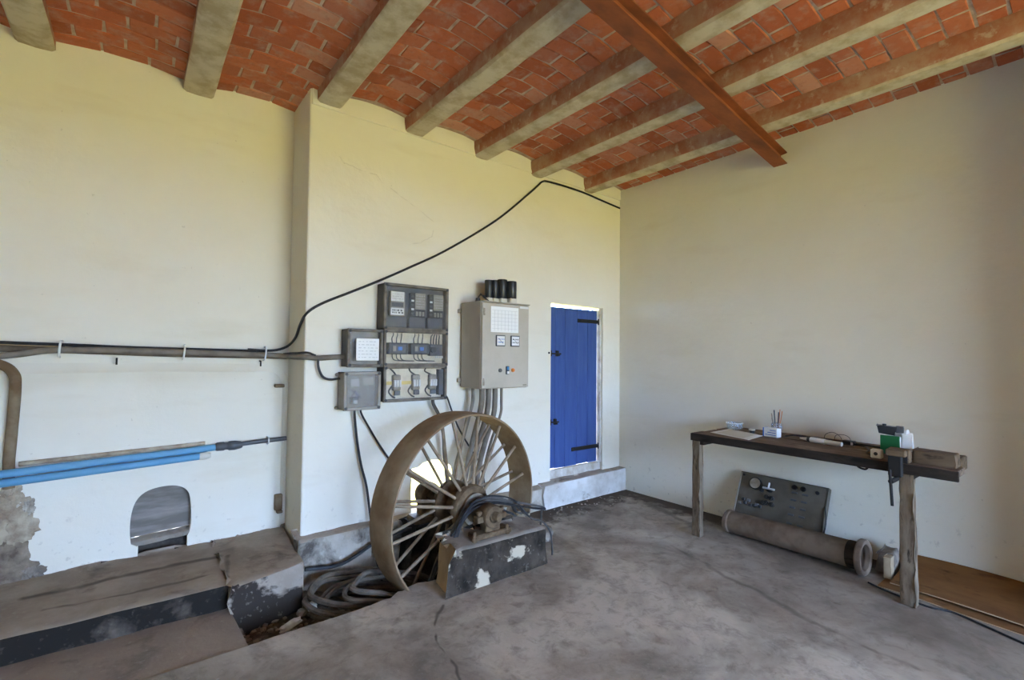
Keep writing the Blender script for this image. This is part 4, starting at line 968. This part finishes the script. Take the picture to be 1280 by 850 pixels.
for k in range(2): tube('loop', [(-.14, -2.14-.07*k, BT+.012), (-.13, -2.15-.07*k, BT+.05), (-.13, -2.20-.07*k, BT+.07-.01*k), (-.14, -2.25-.06*k, BT+.045), (-.16, -2.27-.06*k, BT+.012)], .0022, 'grey_cable', wl, 6, 6)
t = thing('glue_tube', 'glue tube with white nozzle, black collar and yellow end', 'tube', (-.35, -2.15, BT), rotz=0)
a = Vector((-.30, -2.03, BT+.02)); b = Vector((-.355, -2.33, BT+.02)); L = lambda u: a.lerp(b, u)
for nm, u0, u1, r0, r1, m in (('nozzle', 0, .2, .006, .013, 'white_plastic'), ('collar', .2, .27, .02, .02, 'black_plastic'), ('label_sleeve', .27, .62, .02, .02, 'white_plastic'), ('yellow_end', .62, 1, .018, .016, 'yellow_wire')):
    v, f = tube_geo([L(u0), L(u1)], [r0, r1], 12); finish(nm, v, f, m if m != 'yellow_wire' else 'cream_yellow', t, True) if False else finish(nm, v, f, m if m != 'yellow_wire' else 'cream_plastic', t, True)
t = thing('power_adapter', 'black power adapter lying among the leads', 'adapter', (-.21, -2.33, BT))
box('adapter_body', -.245, -.185, -2.37, -2.29, BT, BT+.034, 'black_plastic', t, .006); box('adapter_label', -.246, -.2445, -2.365, -2.35, BT+.006, BT+.028, 'white_plastic', t)
t = thing('wall_socket', 'white surface socket standing at the front edge of the bench', 'socket', (-.60, -2.60, BT))
box('socket_body', -.625, -.58, -2.635, -2.575, BT, BT+.058, 'white_plastic', t, .006); lathe('socket_hole', [(.011, 0), (.011, -.002), (.001, -.002)], 'X', (-.6255, -2.605, BT+.03), 'black_plastic', t, 14)
t = thing('green_carton', 'flat green carton standing behind the vice', 'carton', (-.38, -2.62, BT), rotz=0)
box('green_front', -.385, -.372, -2.672, -2.566, BT, BT+.125, 'green_card', t, .002); box('carton_inside', -.372, -.32, -2.670, -2.568, BT, BT+.12, 'white_paper', t, .002)
t = thing('white_carton', 'crumpled white carton right of the green one', 'carton', (-.3, -2.68, BT+.002))
hexa('carton_body', [(-.36, -2.735, BT+.002), (-.22, -2.715, BT+.002), (-.36, -2.676, BT+.002), (-.22, -2.60, BT+.002), (-.355, -2.73, BT+.135), (-.22, -2.71, BT+.14), (-.355, -2.68, BT+.14), (-.22, -2.60, BT+.145)], 'white_paper', t, (5, 4, 5), .008, 40, None, None, 14, .004)
hexa('crumpled_flap', [(-.34, -2.70, BT+.135), (-.24, -2.70, BT+.135), (-.34, -2.62, BT+.13), (-.24, -2.62, BT+.13), (-.33, -2.69, BT+.162), (-.25, -2.69, BT+.165), (-.33, -2.63, BT+.155), (-.25, -2.63, BT+.155)], 'white_plastic', t, (5, 4, 3), .012, 41, None, None, 22, .004)
t = thing('black_camera_box', 'black boxy device perched tilted on the green carton', 'device', (-.34, -2.60, BT+.126), rotz=.2); BASE[t.name] = Vector()
hexa('device_body', [(-.04, -.035, .0), (.04, -.035, .0), (-.04, .05, .01), (.04, .05, .01), (-.045, -.045, .055), (.045, -.045, .055), (-.045, .06, .062), (.045, .06, .062)], 'black_plastic', t, (3, 3, 3), .002, 3, None, None, 9, .004)
box('device_grip', -.03, .03, -.085, -.04, .02, .062, 'dark_grey_plastic', t, .004); lathe('device_knob', [(.012, 0), (.012, .01), (.009, .012)], 'Z', (0, .02, .06), 'black_plastic', t, 12)
lathe_o = tube('hose_clip', [(-.60, -2.50, BT-.045), (-.60, -2.50, BT-.075), (-.60, -2.54, BT-.085), (-.60, -2.56, BT-.06), (-.60, -2.57, BT-.045)], .006, 'dark_iron', None, 6, 5); tag(lathe_o, 'small dark hook fixed under the bench top near the vice', 'hook')

# ------------------------------------------------------------------ under the bench
cy = thing('pipe_column', 'tan cement-coated flanged pipe lying under the bench', 'pipe', (-.36, -1.95, 0)); 
def col():
    a = Vector((-.335, -1.46, .093)); b = Vector((-.375, -2.47, .122)); d = (b-a).normalized()
    P = lambda s: a+d*s; Ln = (b-a).length
    v, f = tube_geo([P(.03), P(Ln*.5), P(Ln-.03)], [.088, .092, .092], 28); finish('pipe_body', v, f[:-1], 'column_cement_pipe', cy, True)
    v, f = tube_geo([P(0), P(.008), P(.035), P(.043)], [.09, .097, .097, .088], 28); finish('end_collar', v, f, 'column_cement_pipe', cy, True)
    v, f = tube_geo([P(Ln-.10), P(Ln-.10+.004), P(Ln-.03)], [.09, .094, .094], 28); finish('dark_band', v, f[:-2], 'bench_edge_wood', cy, True)
    e1 = d.orthogonal().normalized(); e2 = d.cross(e1); bm = bmesh.new(); rings = []
    for q, r in ((Ln-.034, .094), (Ln-.034, .116), (Ln-.027, .122), (Ln-.002, .122), (Ln+.006, .116), (Ln+.006, .096), (Ln, .088), (Ln-.028, .086)):
        rings.append([bm.verts.new(P(q)+(e1*math.cos(2*PI*k/32)+e2*math.sin(2*PI*k/32))*r) for k in range(32)])
    for ra, rb in zip(rings, rings[1:]):
        for k in range(32): bm.faces.new((ra[k], ra[(k+1) % 32], rb[(k+1) % 32], rb[k]))
    fl_ = from_bm('flange', bm, 'column_cement_pipe', cy, True)
col()
pn = bpy.data.objects.new('instrument_panel', None); C.objects.link(pn); BASE['instrument_panel'] = Vector()
th = math.radians(25); pn.matrix_world = Matrix.Translation((-.272, -1.80, .012)) @ Matrix.Rotation(-PI/2, 4, 'Z') @ Matrix.Rotation(-th, 4, 'X')
tag(pn, 'grey steel instrument panel with gauge and valves leaning under the bench', 'panel')
pnl = box('panel_plate', -.345, .335, 0, .012, .0, .505, 'panel_grey_paint', pn, .004)
box('panel_edge', -.357, -.345, -.004, .05, .0, .505, 'light_grey_plastic', pn, .003); box('panel_edge', .335, .345, -.004, .05, 0, .505, 'panel_grey_paint', pn, .003)
box('panel_edge', -.357, .345, -.004, .05, .505, .513, 'panel_grey_paint', pn, .003)
g = lathe('gauge', [(.052, 0), (.052, -.03), (.046, -.034), (.046, -.03), (.001, -.03)], 'Y', (-.205, 0, .425), 'dark_iron', pn, 24)
lathe('gauge_face', [(.044, -.031), (.044, -.033), (.001, -.033)], 'Y', (-.205, 0, .425), 'pale_worn_metal', g, 24)
vv = lathe('valve_body', [(.024, 0), (.024, -.03), (.014, -.034), (.014, -.055)], 'Y', (-.085, 0, .40), 'dark_iron', pn, 14)
box('valve_handle', -.125, -.025, -.066, -.052, .39, .405, 'white_plastic', vv, .003); box('valve_handle', -.082, -.07, -.066, -.052, .39, .448, 'white_plastic', vv, .003)
for k, (x, z) in enumerate(((-.15, .385), (-.10, .335), (-.06, .33), (-.095, .285), (-.05, .28), (-.12, .28))):
    lathe('valve_knob', [(.02, 0), (.02, -.018), (.013, -.022), (.013, -.03)], 'Y', (x, 0, z), 'black_plastic', pn, 12)
for k, (x, z) in enumerate(((-.31, .235), (-.285, .275), (-.265, .245), (-.24, .27), (-.22, .235), (-.19, .24), (-.165, .25), (-.14, .24))):
    box('terminal_block', x-.014, x+.014, -.02, 0, z-.012, z+.012, 'black_plastic' if k % 3 else 'slate_panel', pn, .003)
for x in (.10, .165): lathe('lamp_ring', [(.02, 0), (.02, -.012), (.014, -.013), (.014, -.005)], 'Y', (x, 0, .463), 'dark_iron', pn, 14)
for r_, z in enumerate((.42, .36, .30, .24, .17)):
    for x in (.105, .185): box('name_plate', x-.022, x+.022, -.006, 0, z-.008, z+.008, 'dark_grey_plastic', pn, .002)
lathe('lamp_ring', [(.014, 0), (.014, -.01), (.001, -.011)], 'Y', (.27, 0, .455), 'dark_iron', pn, 12)
lathe('panel_screw', [(.01, 0), (.01, -.006), (.001, -.007)], 'Y', (-.325, 0, .485), 'dark_iron', pn, 10)
tube('edge_cable', [(.335, -.0, .36), (.355, -.02, .30), (.365, -.02, .22), (.35, .0, .15), (.335, .01, .1)], .006, 'black_rubber', pn, 6, 6)
# plywood sheets sagging against the wall foot
def sheet(name, f, nu, nv, t, mat, label, cat):
    vs_, fs = [], []
    for k in (0, 1):
        for i in range(nu+1):
            for j in range(nv+1): vs_.append(f(i/nu, j/nv)+Vector((0, 0, t*k)))
    N = (nu+1)*(nv+1)
    I = lambda k, i, j: k*N+i*(nv+1)+j
    mi = []
    for i in range(nu):
        for j in range(nv): fs.append((I(1, i, j), I(1, i+1, j), I(1, i+1, j+1), I(1, i, j+1))); fs.append((I(0, i, j), I(0, i, j+1), I(0, i+1, j+1), I(0, i+1, j))); mi += [0, 0]
    for i in range(nu): fs.append((I(0, i, 0), I(0, i+1, 0), I(1, i+1, 0), I(1, i, 0))); fs.append((I(0, i, nv), I(1, i, nv), I(1, i+1, nv), I(0, i+1, nv))); mi += [1, 1]
    for j in range(nv): fs.append((I(0, 0, j), I(1, 0, j), I(1, 0, j+1), I(0, 0, j+1))); fs.append((I(0, nu, j), I(0, nu, j+1), I(1, nu, j+1), I(1, nu, j))); mi += [1, 1]
    bm = bmesh.new(); bv = [bm.verts.new(v) for v in vs_]
    fa = [bm.faces.new([bv[i] for i in q]) for q in fs]
    for q, m in zip(fa, mi): q.material_index = m
    bmesh.ops.recalc_face_normals(bm, faces=bm.faces)
    me = bpy.data.meshes.new(name); bm.to_mesh(me); bm.free(); me.materials.append(M(mat)); me.materials.append(M('plywood_edge'))
    o = bpy.data.objects.new(name, me); C.objects.link(o); tag(o, label, cat); return o
def f1(u, v):
    y = -2.62-1.05*u; x0 = -.43-.06*u; x1 = -.02
    x = x0+(x1-x0)*v; z = .013 + .012*math.sin(3.2*u+.5)*(1-v)+.10*v*v+.012*math.sin(5*u)*v
    return Vector((x, y, max(.008, z)))
def f2(u, v):
    y = -2.57-1.11*u; x0 = -.50-.08*u; x1 = -.03
    x = x0+(x1-x0)*v; z = .0005+.03*math.exp(-((u-.18)/.12)**2)*(1-v)*.2
    return Vector((x, y, z))
sheet('plywood_sheet', f2, 24, 5, .006, 'orange_plywood', 'lower orange brown plywood sheet flat on the floor by the wall', 'plywood')
sheet('plywood_sheet', f1, 24, 6, .007, 'orange_plywood', 'upper orange brown plywood sheet curling up against the wall', 'plywood')
o = hexa('wood_block', [(-.33, -2.60, .0), (-.25, -2.60, .0), (-.33, -2.56, .0), (-.25, -2.56, .0), (-.33, -2.60, .14), (-.25, -2.60, .14), (-.33, -2.56, .14), (-.25, -2.56, .14)], 'pale_offcut_wood', None, (2, 2, 4), .002, 50, None, None, 9, .003); o.location.z = .007; tag(o, 'pale upright wood offcut beside the bench leg', 'wood block')
o = hexa('stone_block', [(-.24, -2.60, .0), (-.05, -2.60, .0), (-.24, -2.48, .0), (-.05, -2.48, .0), (-.22, -2.58, .13), (-.06, -2.58, .15), (-.22, -2.50, .12), (-.06, -2.50, .14)], 'rubble_stone', None, (4, 4, 4), .01, 51, None, None, 9, .01); o.location.z = .007; tag(o, 'dark grey stone against the wall behind the flanged pipe', 'stone')
cord([(-.50, -2.52, .007), (-.54, -2.62, .007), (-.585, -2.84, .007), (-.55, -2.95, .007), (-.60, -3.10, .007), (-.68, -3.3, .007), (-.8, -3.7, .007)], .006, 'black cable trailing along the plywood edge on the floor', name='floor_cable')
